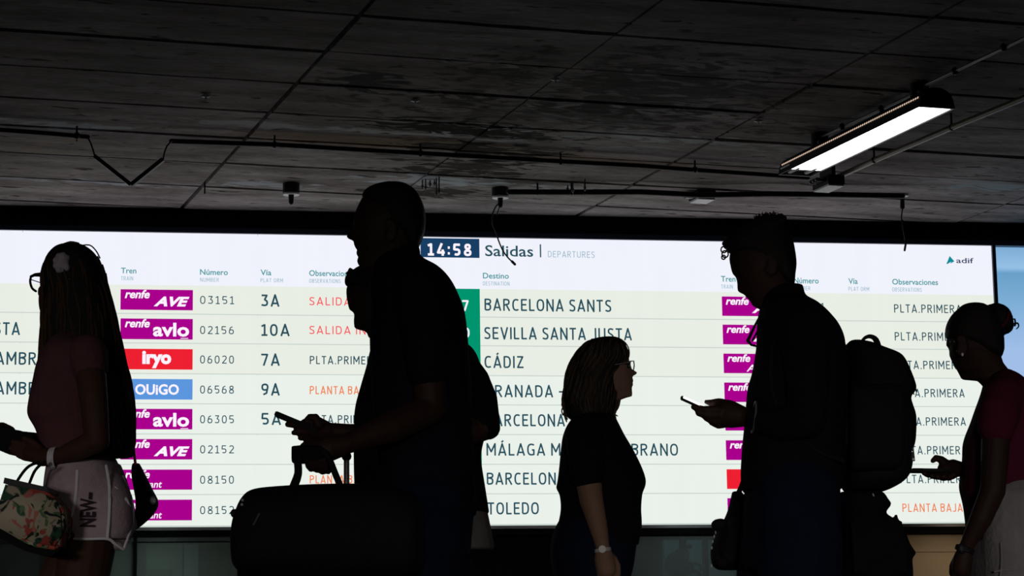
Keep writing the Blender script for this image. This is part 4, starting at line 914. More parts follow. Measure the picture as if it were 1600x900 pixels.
b = NB(); hexa(b, [(xa, yb_ - .1, .05), (xb, yb_ - .1, .05), (xb, yb_ + .33, .05), (xa, yb_ + .33, .05), (xa, yb_ - .1, zt - .005), (xb, yb_ - .1, zt - .005), (xb, yb_ + .33, zt - .005), (xa, yb_ + .33, zt - .005)])
bmesh.ops.bevel(b, geom=b.edges[:], offset=.03, segments=3, affect='EDGES'); obj('shell', b, 'black2', SC, smooth=True)
for k in range(4):
    b = NB(); tube(b, [(xa + .05 + (k % 2) * (xb - xa - .1), yb_ - .06 + (k // 2) * .32, .028), (xa + .05 + (k % 2) * (xb - xa - .1), yb_ - .02 + (k // 2) * .32, .028)], .027, 14, ends=False); obj('wheel', b, 'black2', SC)
for dz_ in (.182, .30):
    b = NB(); ptube(b, yb_, [(541.5, 900, dz_), (541.5, 714, dz_)], [4.6, 4.6], 12); obj('rod', b, 'metal', SC, 'grey metal handle rod', smooth=True)
b = NB(); tube(b, [P(541.5, 713, yb_ + .182), P(541.5, 713, yb_ + .30)], .014, 12); obj('pull_grip', b, 'black2', SC, smooth=True)

# ---- C: second man, behind, looking down at his phone ------------------------------------------------------
Y = 7.7
C = thing('person', 'man looking down at his phone behind the tall man, in a long grey shirt', 'person', (P(690, 820, Y).x, Y, 0))
b = NB()
face = [(585, 420), (566, 423), (552, 430), (545, 440), (541, 450), (540.7, 456), (541.2, 463), (543, 473), (545, 482), (548, 485), (552, 487), (553.5, 492), (552.6, 500), (552.6, 507), (554.5, 513), (561, 515), (568, 516), (573, 519), (574.5, 523), (575, 526), (580, 529), (582, 533), (580, 540), (582, 548)]
back = [(592, 420), (610, 425), (624, 436), (633, 452), (637, 475), (637, 500), (645, 525), (660, 548)]
head(b, Y, face, back, .077, 420, 535, 546); ear(b, Y, 600, 492, 1, -.074); ear(b, Y, 600, 492, 1, .074)
ptube(b, Y, [(612, 500), (640, 545)], [30, 32], 16)
torC = [(512, 604, 668, .06), (522, 592, 690, .11), (535, 583, 722, .18), (550, 578, 742, .205), (575, 572, 752, .21), (605, 563, 758, .20), (640, 554, 760, .19), (680, 553, 758, .18), (715, 552.5, 752, .175), (760, 554, 758, .18), (804, 560, 765, .185)]
secs(b, Y, [(r[0], r[1] + 7, r[2] - 8, max(.04, r[3] - .015)) for r in torC[1:10]] + [(804, 620, 735, .14)])
for sg in (-1, 1):
    ptube(b, Y, [(706, 556, sg * .18), (745, 615, sg * .22), (760, 668, sg * .22)], [27, 23, 19], 14)
ptube(b, Y, [(760, 668, -.22), (700, 690, -.18), (640, 690, -.1)], [19, 17, 12], 14); ptube(b, Y, [(640, 690, -.1), (615, 688, -.07)], [14, 13], 12)
hands(b, Y, [([(612, 680 + k * 6, -.06), (596, 680 + k * 6, -.05), (584, 681 + k * 6, -.05)], [5, 4.5, 4]) for k in range(4)] + [([(620, 678, -.08), (606, 670, -.08), (596, 668, -.07)], [5.5, 5, 4])])
ptube(b, Y, [(760, 668, .22), (700, 676, .16), (620, 680, .08), (545, 676, .02), (510, 672, 0)], [19, 18, 17, 14, 12], 14)
ptube(b, Y, [(510, 672, 0), (495, 668, 0), (480, 668, 0)], [14, 18, 15], 14)
hands(b, Y, [([(482, 666, -.03), (464, 663, -.035), (450, 663, -.03)], [8, 6.5, 5]), ([(482, 674, -.02), (468, 675, -.03), (459.5, 676, -.03)], [7, 5.5, 4.6]), ([(486, 681, 0), (476, 683, -.01), (470, 684, -.02)], [7, 6, 5]), ([(492, 686, .02), (484, 688, .02), (478, 688, .01)], [7, 6, 5]), ([(498, 662, -.04), (492, 652, -.04), (484, 652, -.035), (479, 657, -.03)], [8.5, 7, 6, 5])])
xs = lambda px: P(px, 820, Y).x
L1 = [(xs(690), Y - .1, .88), (xs(690), Y - .1, .68), (xs(680), Y - .1, .5), (xs(695), Y - .1, .30), (xs(712), Y - .1, .10)]
L2 = [(xs(690), Y + .1, .88), (xs(670), Y + .1, .68), (xs(640), Y + .1, .5), (xs(635), Y + .1, .30), (xs(625), Y + .1, .10)]
for g in (L1, L2): tube(b, cat(g, 4), [a[0] for a in cat([(.085,), (.075,), (.055,), (.05,), (.036,)], 4)], 16)
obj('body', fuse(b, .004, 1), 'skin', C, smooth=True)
b = NB(); secs(b, Y, torC)
for sg in (-1, 1): ptube(b, Y, [(700, 556, sg * .17), (737, 600, sg * .215), (752, 628, sg * .222), (763, 668, sg * .22)], [34, 30, 26, 19], 16)
obj('shirt', fuse(b, .006), 'black', C, 'dark upper garment', smooth=True)
b = NB(); secs(b, Y, [(796, 566, 761, .18), (820, 570, 766, .184), (840, 574, 770, .188), (858, 578, 772, .19), (862, 590, 762, .18)]); obj('shirt_tail', fuse(b, .006), 'greyshirt', C, 'long grey shirt tail', smooth=True)
b = NB(); secs(b, Y, [(800, 625, 745, .16), (850, 635, 742, .17), (880, 640, 738, .17)])
for g in (L1, L2): tube(b, cat(g, 4), [a[0] for a in cat([(.1,), (.095,), (.08,), (.075,), (.065,)], 4)], 20)
obj('trousers', fuse(b, .007), 'jeans', C, smooth=True)
b = NB(); secs(b, Y, [(413, 572, 592, .02), (416.5, 560, 606, .045), (423, 550, 618, .06), (430, 541, 628, .068), (438, 538.5, 634, .074), (446, 541, 638, .078), (452, 556, 640, .08), (470, 572, 642, .081), (490, 590, 642, .078), (508, 610, 640, .07), (518, 618, 636, .05)], 36)
rnd = random.Random(9)
for k in range(26): ball(b, P(546 + rnd.uniform(-6, 30), 428 + rnd.uniform(-6, 12), Y + rnd.uniform(-.05, .05)), .009, .009, .009, 8)
obj('hair', fuse(b, .005, 1), 'hair', C, 'short dark curly hair', smooth=True)
for sg in (-1, 1):
    b = NB(); ball(b, P(565, 492, Y + sg * .034), .011, .011, .01, 12); obj('eye', b, 'eye', C, smooth=True)
feet(C, [(xs(712), Y - .1), (xs(625), Y + .1)], -1)
def phone(Yp, p0, p1, thick, tilt, label, screen):
    """p0 far tip, p1 end in the hand; edge-on slab with its width in depth"""
    A_, B_ = P(*p0, Yp), P(*p1, Yp); d = (B_ - A_).normalized(); wv = Vector((0, 1, tilt)); wv = (wv - d * wv.dot(d)).normalized() * .036; nv = d.cross(wv).normalized()
    if nv.z < 0: nv = -nv
    nn = nv * thick * Yp / F / 2
    t = thing('smartphone', label, 'phone', (A_ + B_) / 2)
    b = NB(); hexa(b, [A_ - wv - nn, B_ - wv - nn, B_ + wv - nn, A_ + wv - nn, A_ - wv + nn, B_ - wv + nn, B_ + wv + nn, A_ + wv + nn]); bmesh.ops.bevel(b, geom=b.edges[:], offset=.002, segments=2, affect='EDGES'); obj('case', b, 'phone', t)
    n2 = nn * 1.08; w2 = wv * .93; a2 = A_ + d * .006; b2 = A_ + (B_ - A_) * .93
    b = NB(); hexa(b, [a2 - w2 + nn, b2 - w2 + nn, b2 + w2 + nn, a2 + w2 + nn, a2 - w2 + n2, b2 - w2 + n2, b2 + w2 + n2, a2 + w2 + n2]); obj('display', b, screen, t)
    return t
phone(Y - .02, (431, 647), (496, 674), 7.5, .0, 'dark smartphone held low in the hand above the travel bag grip', 'phone')

# ---- D: woman in the centre, facing right -------------------------------------------------------------------
Y = 8.4
Dw = thing('person', 'woman with wavy shoulder-length hair and glasses in the centre, facing right', 'person', (P(935, 840, Y).x, Y, 0))
b = NB()
face = [(950, 530), (964, 534), (974, 542), (980, 551), (983, 560), (984, 567), (985, 573), (986.5, 577), (991, 579.5), (995.2, 582), (995.2, 585.5), (990.5, 587.3), (987.7, 588.5), (988.8, 592), (990, 596), (988.3, 598.5), (990, 601.6), (987.6, 605), (987.6, 610), (988.6, 616), (987.5, 620), (979, 622), (970, 625), (962, 630), (955, 640), (954, 650)]
back = [(940, 530), (924, 535), (912, 545), (903, 560), (900, 580), (902, 600), (908, 615), (914, 630), (914, 650)]
head(b, Y, face, back, .072, 530, 620, 650)
ptube(b, Y, [(935, 620), (932, 655)], [22, 25], 16)
torD = [(646, 910, 954, .05), (652, 896, 961, .10), (664, 886, 967, .155), (682, 879, 976, .18), (704, 876, 989, .185), (730, 873.5, 1002, .185), (750, 871, 1009, .18), (762, 869, 1008, .178), (772, 874, 1004, .17), (795, 876, 1002, .165), (822, 871, 1003, .17), (846, 866, 999, .175)]
secs(b, Y, [(r[0], r[1] + 6, r[2] - 6, max(.035, r[3] - .013)) for r in torD[1:]] + [(880, 880, 980, .15)])
ptube(b, Y, [(918, 680, -.17), (918, 740, -.205), (924, 782, -.205), (935, 825, -.2), (942, 856, -.19)], [21, 21, 18.5, 14.5, 10.5], 16)
ptube(b, Y, [(942, 856, -.19), (944, 872, -.185), (947, 888, -.18)], [11, 16, 16], 14)
hands(b, Y, [([(936 + k * 7.5, 890, -.18), (938 + k * 7.5, 906, -.175 + k * .004), (942 + k * 7.5, 920 + (k % 2) * 3, -.165)], [5, 4.6, 4]) for k in range(4)] + [([(958, 872, -.18), (965, 884, -.175), (966, 898, -.165)], [6, 5, 4.2])])
ptube(b, Y, [(918, 680, .17), (924, 770, .2), (945, 850, .2)], [20, 17, 10.5], 14); ptube(b, Y, [(945, 850, .2), (950, 885, .19)], [12, 13], 12)
hands(b, Y, [([(944 + k * 5, 885, .19), (948 + k * 5, 905, .185), (952 + k * 5, 915, .175)], [4.5, 4, 3.6]) for k in range(4)])
xs = lambda px: P(px, 860, Y).x
L1 = [(xs(925), Y - .09, .84), (xs(922), Y - .09, .64), (xs(918), Y - .09, .46), (xs(905), Y - .09, .30), (xs(890), Y - .09, .10)]
L2 = [(xs(930), Y + .09, .84), (xs(945), Y + .09, .64), (xs(965), Y + .09, .46), (xs(970), Y + .09, .30), (xs(975), Y + .09, .10)]
for g in (L1, L2): tube(b, cat(g, 4), [a[0] for a in cat([(.085,), (.07,), (.052,), (.046,), (.034,)], 4)], 16)
obj('body', fuse(b, .004, 1), 'skin_arm', Dw, smooth=True)
b = NB(); secs(b, Y, torD + [(852, 868, 998, .174)])
ptube(b, Y, [(912, 678, -.165), (915, 712, -.2), (918, 742, -.205)], [29, 28, 26], 16); ptube(b, Y, [(912, 678, .165), (915, 712, .2), (918, 742, .205)], [29, 28, 26], 16)
obj('blouse', fuse(b, .006), 'black', Dw, 'black short-sleeved blouse', smooth=True)
b = NB(); secs(b, Y, [(800, 882, 992, .155), (822, 868, 996, .17), (845, 861.5, 995, .178), (865, 860, 993, .18), (886, 863, 990, .175), (910, 870, 984, .17)])
for g in (L1, L2): tube(b, cat(g, 4), [a[0] for a in cat([(.1,), (.092,), (.075,), (.07,), (.062,)], 4)], 20)
obj('jeans', fuse(b, .007), 'jeans', Dw, 'dark blue jeans', smooth=True)
b = NB(); hairD = [(527, 938, 963, .03), (530, 925, 970, .05), (537, 913, 977, .068), (548, 903, 981, .080), (562, 894, 981, .087), (577, 887, 975, .09), (592, 884, 966, .09), (607, 882.5, 964, .09), (622, 880, 965, .088), (636, 881, 963, .08), (648, 884, 960, .07), (656, 892, 956, .05)]
secs(b, Y, hairD, 34); hr = obj('hair', fuse(b, .006, 2), 'hair', Dw, 'wavy shoulder-length brown hair', smooth=True)
b = NB(); strands(b, Y, hairD[1:], 110, .0022, 8, out=1.015, jit=.012); rnd = random.Random(2)
for k in range(22):
    x0 = 884 + rnd.uniform(-3, 8); y0 = rnd.uniform(590, 625); a = rnd.uniform(0, 6)
    ptube(b, Y, cat([(x0 + 4, y0, rnd.uniform(-.06, .06)), (x0 - 1 + rnd.uniform(-2, 2), y0 + 14, -.02), (x0 - 4 + rnd.uniform(-2, 3), y0 + 26, -.02), (x0 + rnd.uniform(-4, 5), y0 + 34, -.02)], 3), [1.2] * 10, 4)
ptube(b, Y, cat([(882, 622), (879, 632), (882, 640), (890, 638)], 3), [1.5] * 10, 5)
ptube(b, Y, cat([(968, 625), (966, 634), (963, 640)], 3), [2.2] * 7, 5); ptube(b, Y, cat([(954, 640), (958, 646), (965, 650)], 3), [2.4, 2.2, 2, 2, 1.6, 1.2, .8], 5); ptube(b, Y, cat([(956, 645), (961, 652), (962, 660)], 3), [2.4, 2.2, 2, 2, 1.6, 1.2, .8], 5)
sub('strand', b, 'hair_rimlit', hr, label='wavy strands, coloured lighter as if backlit')['kind'] = 'stuff'
b = NB()
for sg in (-.035, .035):
    pts = [(984.5, 564.5), (990.3, 564), (991, 571), (989.8, 579), (986.5, 577), (984.5, 570)]
    ptube(b, Y, [(*p, sg) for p in pts + [pts[0]]], [1.0] * 7, 6); ptube(b, Y, [(985, 566, sg * 2), (945, 572, sg * 2.15)], [1.0, 1.0], 6)
ptube(b, Y, [(990, 566, -.02), (990, 566, .02)], [.9, .9], 6)
obj('glasses', b, 'frame', Dw, 'thin dark glasses')
for sg in (-1, 1):
    b = NB(); ball(b, P(979, 572, Y + sg * .032), .011, .011, .01, 12); obj('eye', b, 'eye', Dw, smooth=True)
b = NB(); c_ = P(941.5, 858, Y - .191); ax = (P(944, 872, Y - .19) - P(939, 842, Y - .19)).normalized()
x_ = ax.cross(Vector((0, 1, 0))).normalized(); ys_ = ax.cross(x_)
tube(b, [c_ + (x_ * math.cos(a) + ys_ * math.sin(a)) * .0265 for a in [i * 6.283 / 20 for i in range(21)]], .0042, 8)
tube(b, [c_ + ax * .006 + (x_ * math.cos(a) + ys_ * math.sin(a)) * .0265 for a in [i * 6.283 / 20 for i in range(21)]], .0042, 8)
cc = P(941, 858, Y - .22); tube(b, [cc + Vector((0, .004, 0)), cc - Vector((0, .004, 0))], .013, 14, ends=False); obj('wristwatch', b, 'steel', Dw, 'steel wristwatch')
feet(Dw, [(xs(890), Y - .09), (xs(975), Y + .09)], 1)

# ---- E: man with rucksack, right of centre, facing left -----------------------------------------------------
Y = 6.35
Em = thing('person', 'curly-fringed man carrying the big rucksack, head bowed over a lit phone', 'person', (P(1238, 820, Y).x, Y, 0))
b = NB()
face = [(1200, 343), (1180, 350), (1164, 358), (1152, 370), (1144, 384), (1140, 396), (1139, 404), (1140.5, 412), (1142, 420), (1144.5, 428), (1149, 430.5), (1151, 437), (1151.8, 443), (1151.6, 450), (1152.8, 455), (1158, 457.5), (1163, 459), (1165.5, 463), (1169, 466), (1171.5, 469), (1173, 473), (1176.5, 478), (1183, 481), (1190, 483), (1192, 492)]
back = [(1205, 343), (1216, 349), (1225, 360), (1233, 378), (1238, 397), (1240, 415), (1239, 434), (1239, 450), (1246, 470), (1252, 492)]
head(b, Y, face, back, .077, 343, 484, 492); ear(b, Y, 1205, 412, 1, -.076); ear(b, Y, 1205, 412, 1, .076)
torE = [(449, 1196, 1254, .060), (458, 1191, 1256, .075), (468, 1189, 1262, .11), (480, 1188, 1277, .165), (497, 1185, 1294, .205), (516, 1184, 1309, .215), (540, 1183, 1318, .215), (580, 1176, 1320, .20), (604, 1169, 1320, .19), (650, 1165, 1320, .185), (700, 1160, 1318, .18), (740, 1158, 1316, .18), (760, 1160, 1315, .183)]
secs(b, Y, [(r[0], r[1] + 8, r[2] - 8, max(.04, r[3] - .015)) for r in torE[2:]] + [(820, 1180, 1300, .16)])
for sg in (-1, 1): ptube(b, Y, [(1258, 510, sg * .19), (1266, 590, sg * .22), (1262, 660, sg * .215)], [33, 27, 23], 16)
ptube(b, Y, [(1262, 660, -.215), (1215, 660, -.17), (1165, 652, -.1)], [23, 21, 14], 14)
ptube(b, Y, [(1165, 652, -.1), (1145, 648, -.08), (1128, 647, -.07)], [15, 21, 20], 16)
hands(b, Y, [([(1122, 640, -.10), (1100, 640, -.105), (1084, 636, -.10)], [7, 6, 5]), ([(1124, 648, -.095), (1106, 649, -.10), (1092, 645, -.10)], [7.5, 7, 6]), ([(1128, 656, -.08), (1114, 657, -.09), (1104, 652, -.095)], [8, 7, 6.5]), ([(1136, 660, -.07), (1122, 663, -.075), (1113, 659, -.085)], [8.5, 7.5, 6.5]), ([(1142, 636, -.05), (1122, 629, -.045), (1110, 629.5, -.045), (1103, 628, -.05)], [11, 7.5, 5.5, 3.6])])
ptube(b, Y, [(1262, 660, .215), (1225, 710, .27), (1185, 752, .30)], [23, 19, 13], 14); ptube(b, Y, [(1185, 752, .30), (1178, 765, .30)], [15, 15], 12)
hands(b, Y, [([(1170 + k * 5, 765, .30), (1166 + k * 5, 776, .29), (1166 + k * 5, 782, .27)], [5.5, 5, 4.5]) for k in range(4)] + [([(1178, 758, .28), (1171, 764, .27), (1169, 772, .27)], [6, 5.5, 4.6])])
xs = lambda px: P(px, 820, Y).x
L1 = [(xs(1240), Y - .1, .86), (xs(1240), Y - .1, .66), (xs(1232), Y - .1, .48), (xs(1245), Y - .1, .30), (xs(1262), Y - .1, .10)]
L2 = [(xs(1235), Y + .1, .86), (xs(1222), Y + .1, .66), (xs(1205), Y + .1, .48), (xs(1195), Y + .1, .30), (xs(1185), Y + .1, .10)]
for g in (L1, L2): tube(b, cat(g, 4), [a[0] for a in cat([(.085,), (.075,), (.055,), (.05,), (.036,)], 4)], 16)
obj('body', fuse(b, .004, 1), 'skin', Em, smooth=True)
b = NB(); secs(b, Y, torE + [(768, 1162, 1314, .18)])
for sg in (-1, 1): ptube(b, Y, [(1254, 510, sg * .18), (1262, 590, sg * .22), (1262, 655, sg * .22)], [40, 34, 29], 18)
ptube(b, Y, [(1262, 655, -.22), (1222, 662, -.18), (1182, 655, -.12)], [29, 26, 20], 16)
secs(b, Y, [(446.5, 1222, 1254, .05), (449, 1196, 1255, .064), (460, 1190, 1257, .07), (470, 1188, 1260, .08)], 24, 2)
obj('shirt', fuse(b, .006), 'black', Em, 'black long-sleeved shirt', smooth=True)
b = NB(); secs(b, Y, [(750, 1168, 1310, .17), (800, 1164, 1313, .178), (850, 1160, 1313, .18), (890, 1162, 1311, .18)])
for g in (L1, L2): tube(b, cat(g, 4), [a[0] for a in cat([(.115,), (.115,), (.09,), (.08,), (.07,)], 4)], 20)
obj('jeans', fuse(b, .007), 'jeans', Em, 'dark blue jeans', smooth=True)
b = NB(); secs(b, Y, [(337.5, 1196, 1214, .02), (340, 1186, 1219, .04), (346, 1176, 1223, .055), (354, 1160, 1228, .066), (364, 1143, 1233, .073), (374, 1134, 1238, .078), (384, 1133, 1240.5, .082), (393, 1140, 1242, .083), (400, 1162, 1243, .083), (415, 1185, 1244, .082), (430, 1205, 1242, .078), (442, 1220, 1241, .065), (448, 1228, 1240, .04)], 36)
rnd = random.Random(12)
for k in range(70):
    f_ = rnd.random(); x0 = 1131 + f_ * 95; y0 = 378 - 42 * math.sin(min(1, f_ * 1.25) * 1.5) + rnd.uniform(-1, 7); ball(b, P(x0, y0 + 2, Y + rnd.uniform(-.05, .05)), .008, .008, .008, 8)
hr = obj('hair', fuse(b, .004, 1), 'hair', Em, 'curly dark hair', smooth=True)
b = NB()
for cx, cy, r_ in ((1131, 390, 4.5), (1133, 397, 5), (1130.5, 402, 3), (1135, 384, 4), (1134, 375, 3.5)): ringlet(b, Y, cx, cy, r_, rad=1.2, dy=-.02, a0=cy)
for k in range(46):
    f_ = rnd.random(); x0 = 1178 + f_ * 46; y0 = 346 - 7 * math.sin(f_ * 3.14) + max(0, (x0 - 1215)) * .8
    ptube(b, Y, [(x0, y0, rnd.uniform(-.04, .04)), (x0 - 1 + rnd.uniform(-2, 3), y0 - 5, 0), (x0 + rnd.uniform(-3, 5), y0 - rnd.uniform(6, 10), 0)], [1.3, 1.1, .4], 5)
sub('curl', b, 'hair_brown', hr, label='small loose curls')['kind'] = 'stuff'
for sg in (-1, 1):
    b = NB(); ball(b, P(1169, 440, Y + sg * .034), .010, .011, .01, 12); obj('eye', b, 'eye', Em, smooth=True)
b = NB(); ptube(b, Y, [(1193, 483, -.02), (1180, 508, -.02), (1168.5, 532, -.02)], [1.6, 2.2, 3.2], 6); ptube(b, Y, [(1168.5, 532, -.02), (1174, 539, -.02), (1183, 541, -.02)], [3.2, 2, 2], 6)
ptube(b, Y, [(1197, 486, .02), (1186, 512, .02), (1176, 532, .02)], [1.2, 1.5, 2], 6)
obj('glasses', b, 'frame', Em, 'folded glasses hanging from the collar')
b = NB(); c_ = P(1178, 652, Y - .12); tube(b, [c_ + Vector((.006 * math.sin(a), .042 * math.cos(a), .042 * math.sin(a))) for a in [i * .35 for i in range(19)]], .003, 6); obj('bracelet', b, 'metal', Em, 'thin steel bracelet')
feet(Em, [(xs(1262), Y - .1), (xs(1185), Y + .1)], -1)
phone(Y - .075, (1063.5, 621), (1112, 643), 4.2, .24, 'smartphone with bright lit screen held by the man with the rucksack', 'screenphone')
# rucksack
R = thing('rucksack', 'large black rucksack with top grab loop on the curly-fringed man\'s back', 'bag', P(1370, 766, Y))
b = NB(); secs(b, Y, [(534, 1324, 1344, .05), (540, 1323, 1362, .09), (549, 1322, 1380, .12), (558, 1322, 1402, .135), (566, 1322, 1410, .14), (576, 1322, 1415, .145), (590, 1322, 1421, .148), (604, 1322, 1426, .15), (614, 1322, 1427, .15), (624, 1322, 1419, .148), (636, 1322, 1421.5, .148), (654, 1322, 1427, .15), (680, 1322, 1427, .15), (698, 1319, 1425, .15), (711, 1319, 1419.5, .148), (722, 1319, 1422, .148), (740, 1317, 1419, .145), (752, 1317, 1411, .14), (761, 1318, 1398, .12), (767, 1322, 1384, .09)], 36, 3, 3)
obj('body', fuse(b, .006, 2), 'black2', R, smooth=True)
b = NB(); secs(b, Y - .16, [(600, 1335, 1405, .01), (612, 1328, 1412, .03), (660, 1326, 1415, .04), (720, 1328, 1410, .035), (735, 1336, 1400, .01)], 24, 3, 4); obj('pocket', fuse(b, .006, 2), 'black2', R, smooth=True)
b = NB()
for j in (-1, 0, 1): ptube(b, Y + j * .013, cat([(1345, 538), (1350, 529), (1358, 525.5), (1366, 528), (1371, 536), (1374, 549)], 3), [2.8, 2.8, 3, 3, 3, 3.4, 3.6, 3.8, 4, 4.4, 4.8, 5, 5, 5, 5.2, 5.2], 8)
obj('grab_loop', fuse(b, .0035, 1), 'black2', R, smooth=True)
b = NB(); ptube(b, Y - .1, cat([(1424, 594), (1429, 602), (1432, 612)], 3), [1.2] * 7, 5); ptube(b, Y - .1, cat([(1422, 600), (1426, 610), (1428, 616)], 3), [1] * 7, 5); obj('strap_end', b, 'black2', R)
b = NB(); ptube(b, Y - .1, [(1427, 680), (1428.5, 683), (1427, 687)], [1.2] * 3, 5); ptube(b, Y - .1, [(1427, 686), (1425, 700), (1427, 706)], [1.2] * 3, 5)
prism(b, Y - .105, Y - .095, [(1424, 706), (1428.5, 706), (1430, 720), (1425, 721)]); obj('zip_tag', b, 'darkmetal', R)
b = NB(); prism(b, Y - .107, Y - .093, [(1425.3, 716), (1429, 715.6), (1429.6, 718.8), (1426, 719.2)]); obj('tag_plate', b, 'trim', R, 'small pale plate on the zip tag')
for sg in (-.1, .1):
    b = NB()
    for j in (-1, 0, 1): ptube(b, Y + j * .014, cat([(1322, 545, sg), (1290, 500, sg), (1255, 484, sg * 1.3), (1225, 500, sg * 1.4), (1205, 560, sg * 1.35), (1215, 640, sg * 1.5), (1270, 700, sg * 1.6), (1318, 720, sg * 1.3)], 3), [4] * 22, 8)
    obj('shoulder_strap', fuse(b, .005, 1), 'black2', R, smooth=True)
# black garment slung below the rucksack
G = thing('slung_jacket', 'bunched black jacket hanging below the rucksack', 'jacket', P(1370, 905, Y + .02))
b = NB(); secs(b, Y + .02, [(768, 1312, 1378, .05), (774, 1310, 1383, .08), (782, 1314, 1387, .1), (789, 1314, 1392, .1), (797, 1314, 1386, .1), (804, 1314, 1382, .11), (811, 1314, 1394, .12), (822, 1314, 1405, .13), (835, 1314, 1414, .14), (852, 1314, 1420, .14), (866, 1314, 1430, .14), (872, 1314, 1424, .14), (885, 1314, 1424.5, .13), (905, 1314, 1426, .12)], 30, 2, 2.2)
rnd = random.Random(6)
for k in range(12): ptube(b, Y + .02, [(1330 + k * 7, 800 + rnd.uniform(0, 20), -.1), (1334 + k * 7.3, 850, -.13), (1336 + k * 7.3, 895, -.115)], [3, 4, 3], 8)
me = fuse(b, .006, 3); obj('cloth', me, 'black', G, smooth=True)
b = NB(); ptube(b, Y - .07, cat([(1364, 772), (1366, 778), (1365, 786)], 2), [1.3] * 5, 6); obj('zip_pull', b, 'steel', G)
b = NB(); ptube(b, Y + .02, [(1345, 768), (1342, 750)], [5, 5], 8); obj('loop', b, 'black', G)
# black plastic bag in front, with teal strap
K = thing('carrier_bag', 'crumpled black bag with a teal strap hanging in front of the curly-fringed man\'s legs', 'bag', P(1148, 890, Y + .32))
b = NB(); yk = Y + .32
secs(b, yk, [(768, 1144, 1158, .02), (778, 1142, 1166, .05), (795, 1138, 1176, .08), (810, 1132, 1182, .1), (823, 1124, 1185, .11), (837, 1117.5, 1187, .115), (857, 1111, 1188, .12), (872, 1111, 1188, .11), (883, 1114, 1182, .1), (890, 1122, 1166, .06)], 28, 3, 2.2)
rnd = random.Random(15)
for k in range(22): ball(b, P(1120 + rnd.uniform(0, 55), 820 + rnd.uniform(-10, 60), yk - .085 + rnd.uniform(-.02, .02)), .02, .012, .016, 8)
obj('body', fuse(b, .005, 1), 'black2', K, smooth=True)
b = NB()
for j in (-1, 0, 1): ptube(b, yk, cat([(1164, 740, j * .01), (1160, 757, j * .01), (1152, 774, j * .01), (1145, 790, j * .01), (1142, 800, j * .01)], 3), [4.4] * 13, 8)
obj('strap', fuse(b, .004, 1), 'teal', K, 'teal strap', smooth=True)
b = NB()  # tiny steel-grey beads near the bag's left edge
for px, py in ((1116, 838), (1113.5, 846), (1112, 856), (1118, 832), (1111.5, 884), (1128, 858)): ball(b, P(px, py, yk - .06), .0022, .0022, .005, 6)
obj('grey_bead', b, 'steel', K, 'small steel-grey beads')
b = NB(); prism(b, yk - .02, yk + .02, [(1154, 884), (1182, 884), (1186, 905), (1152, 905)]); obj('paper_lining', b, 'tan', K, 'tan corner showing under the bag')

# ---- F: woman at the right edge, hair in a bun, facing left -------------------------------------------------
Y = 6.75
Fw = thing('person', 'woman with hair in a bun, maroon T-shirt and grey trousers, at the right edge', 'person', (P(1582, 860, Y).x, Y, 0))
b = NB()
face = [(1521, 478), (1505, 482), (1495, 490), (1486, 500), (1481, 514), (1480, 526), (1478.8, 533), (1478.7, 538), (1482, 541.5), (1483.5, 546), (1483.5, 553), (1486, 560), (1488.5, 566), (1491.6, 571.5), (1495, 577), (1498, 583), (1500.5, 589), (1504, 592.8), (1509, 593.8), (1515, 592), (1521, 590), (1529, 596), (1534, 601), (1538, 606), (1540, 612)]
back = [(1526, 478), (1538, 484), (1550, 492), (1560, 505), (1564, 525), (1564, 545), (1563, 556), (1567, 568), (1576, 579), (1590, 595), (1596, 612)]
head(b, Y, face, back, .073, 478, 592, 612, yaw=.3)
ear(b, Y, 1502, 540, 1, -.07); ear(b, Y, 1500, 540, 1, .07)
torF = [(578, 1558, 1575, .04), (586, 1546, 1588, .085), (596, 1540, 1598, .125), (608, 1537.5, 1611, .16), (622, 1533, 1621, .18), (638, 1527, 1628, .19), (657, 1520, 1633, .19), (688, 1508, 1637, .18), (716, 1506, 1637, .17), (745, 1502, 1634, .16), (762, 1501, 1633, .155), (788, 1507, 1634, .155), (817, 1511, 1640, .165), (843, 1514, 1645, .175)]
secs(b, Y, [(r[0], r[1] + 7, r[2] - 7, max(.03, r[3] - .014)) for r in torF] + [(880, 1535, 1635, .15)])
ptube(b, Y, [(1566, 628, -.17), (1556, 690, -.2), (1551, 768, -.21), (1532, 812, -.2), (1509, 856, -.18)], [26, 22, 19.5, 17, 10.5], 16)
ptube(b, Y, [(1509, 856, -.18), (1505, 872, -.175), (1502, 888, -.17)], [11, 15, 15], 14)
hands(b, Y, [([(1492 + k * 7, 888, -.17), (1491 + k * 6.5, 904, -.165), (1493 + k * 6, 918 + (k % 2) * 3, -.155)], [5.2, 4.8, 4.2]) for k in range(4)] + [([(1496, 870, -.16), (1488, 884, -.15), (1487, 897, -.14)], [6, 5, 4.2])])
ptube(b, Y, [(1566, 628, .17), (1558, 700, .2), (1556, 755, .19)], [25, 20, 17], 14)
ptube(b, Y, [(1556, 755, .19), (1530, 738, .12), (1506, 733, .07)], [17, 13, 9.5], 14)
ptube(b, Y, [(1506, 733, .07), (1490, 732, .05), (1478, 734, .04)], [10.5, 15, 14], 14)
hands(b, Y, [([(1478, 726, .04), (1470, 718, .03), (1462, 715.5, .025), (1457.5, 720, .02)], [9, 6.5, 5.5, 4.2]), ([(1478, 738, .06), (1462, 742, .06), (1450, 742, .05), (1444, 739, .03)], [7, 5.5, 5, 4.5]), ([(1480, 742, .04), (1466, 745, .04), (1456, 744, .02)], [7, 5.5, 4.6]), ([(1484, 743, .02), (1474, 747, .02), (1465, 745, .0)], [7, 5.3, 4.5]), ([(1490, 742, 0), (1482, 747, 0), (1474, 745, -.01)], [6.5, 5, 4.4])])
xs = lambda px: P(px, 860, Y).x
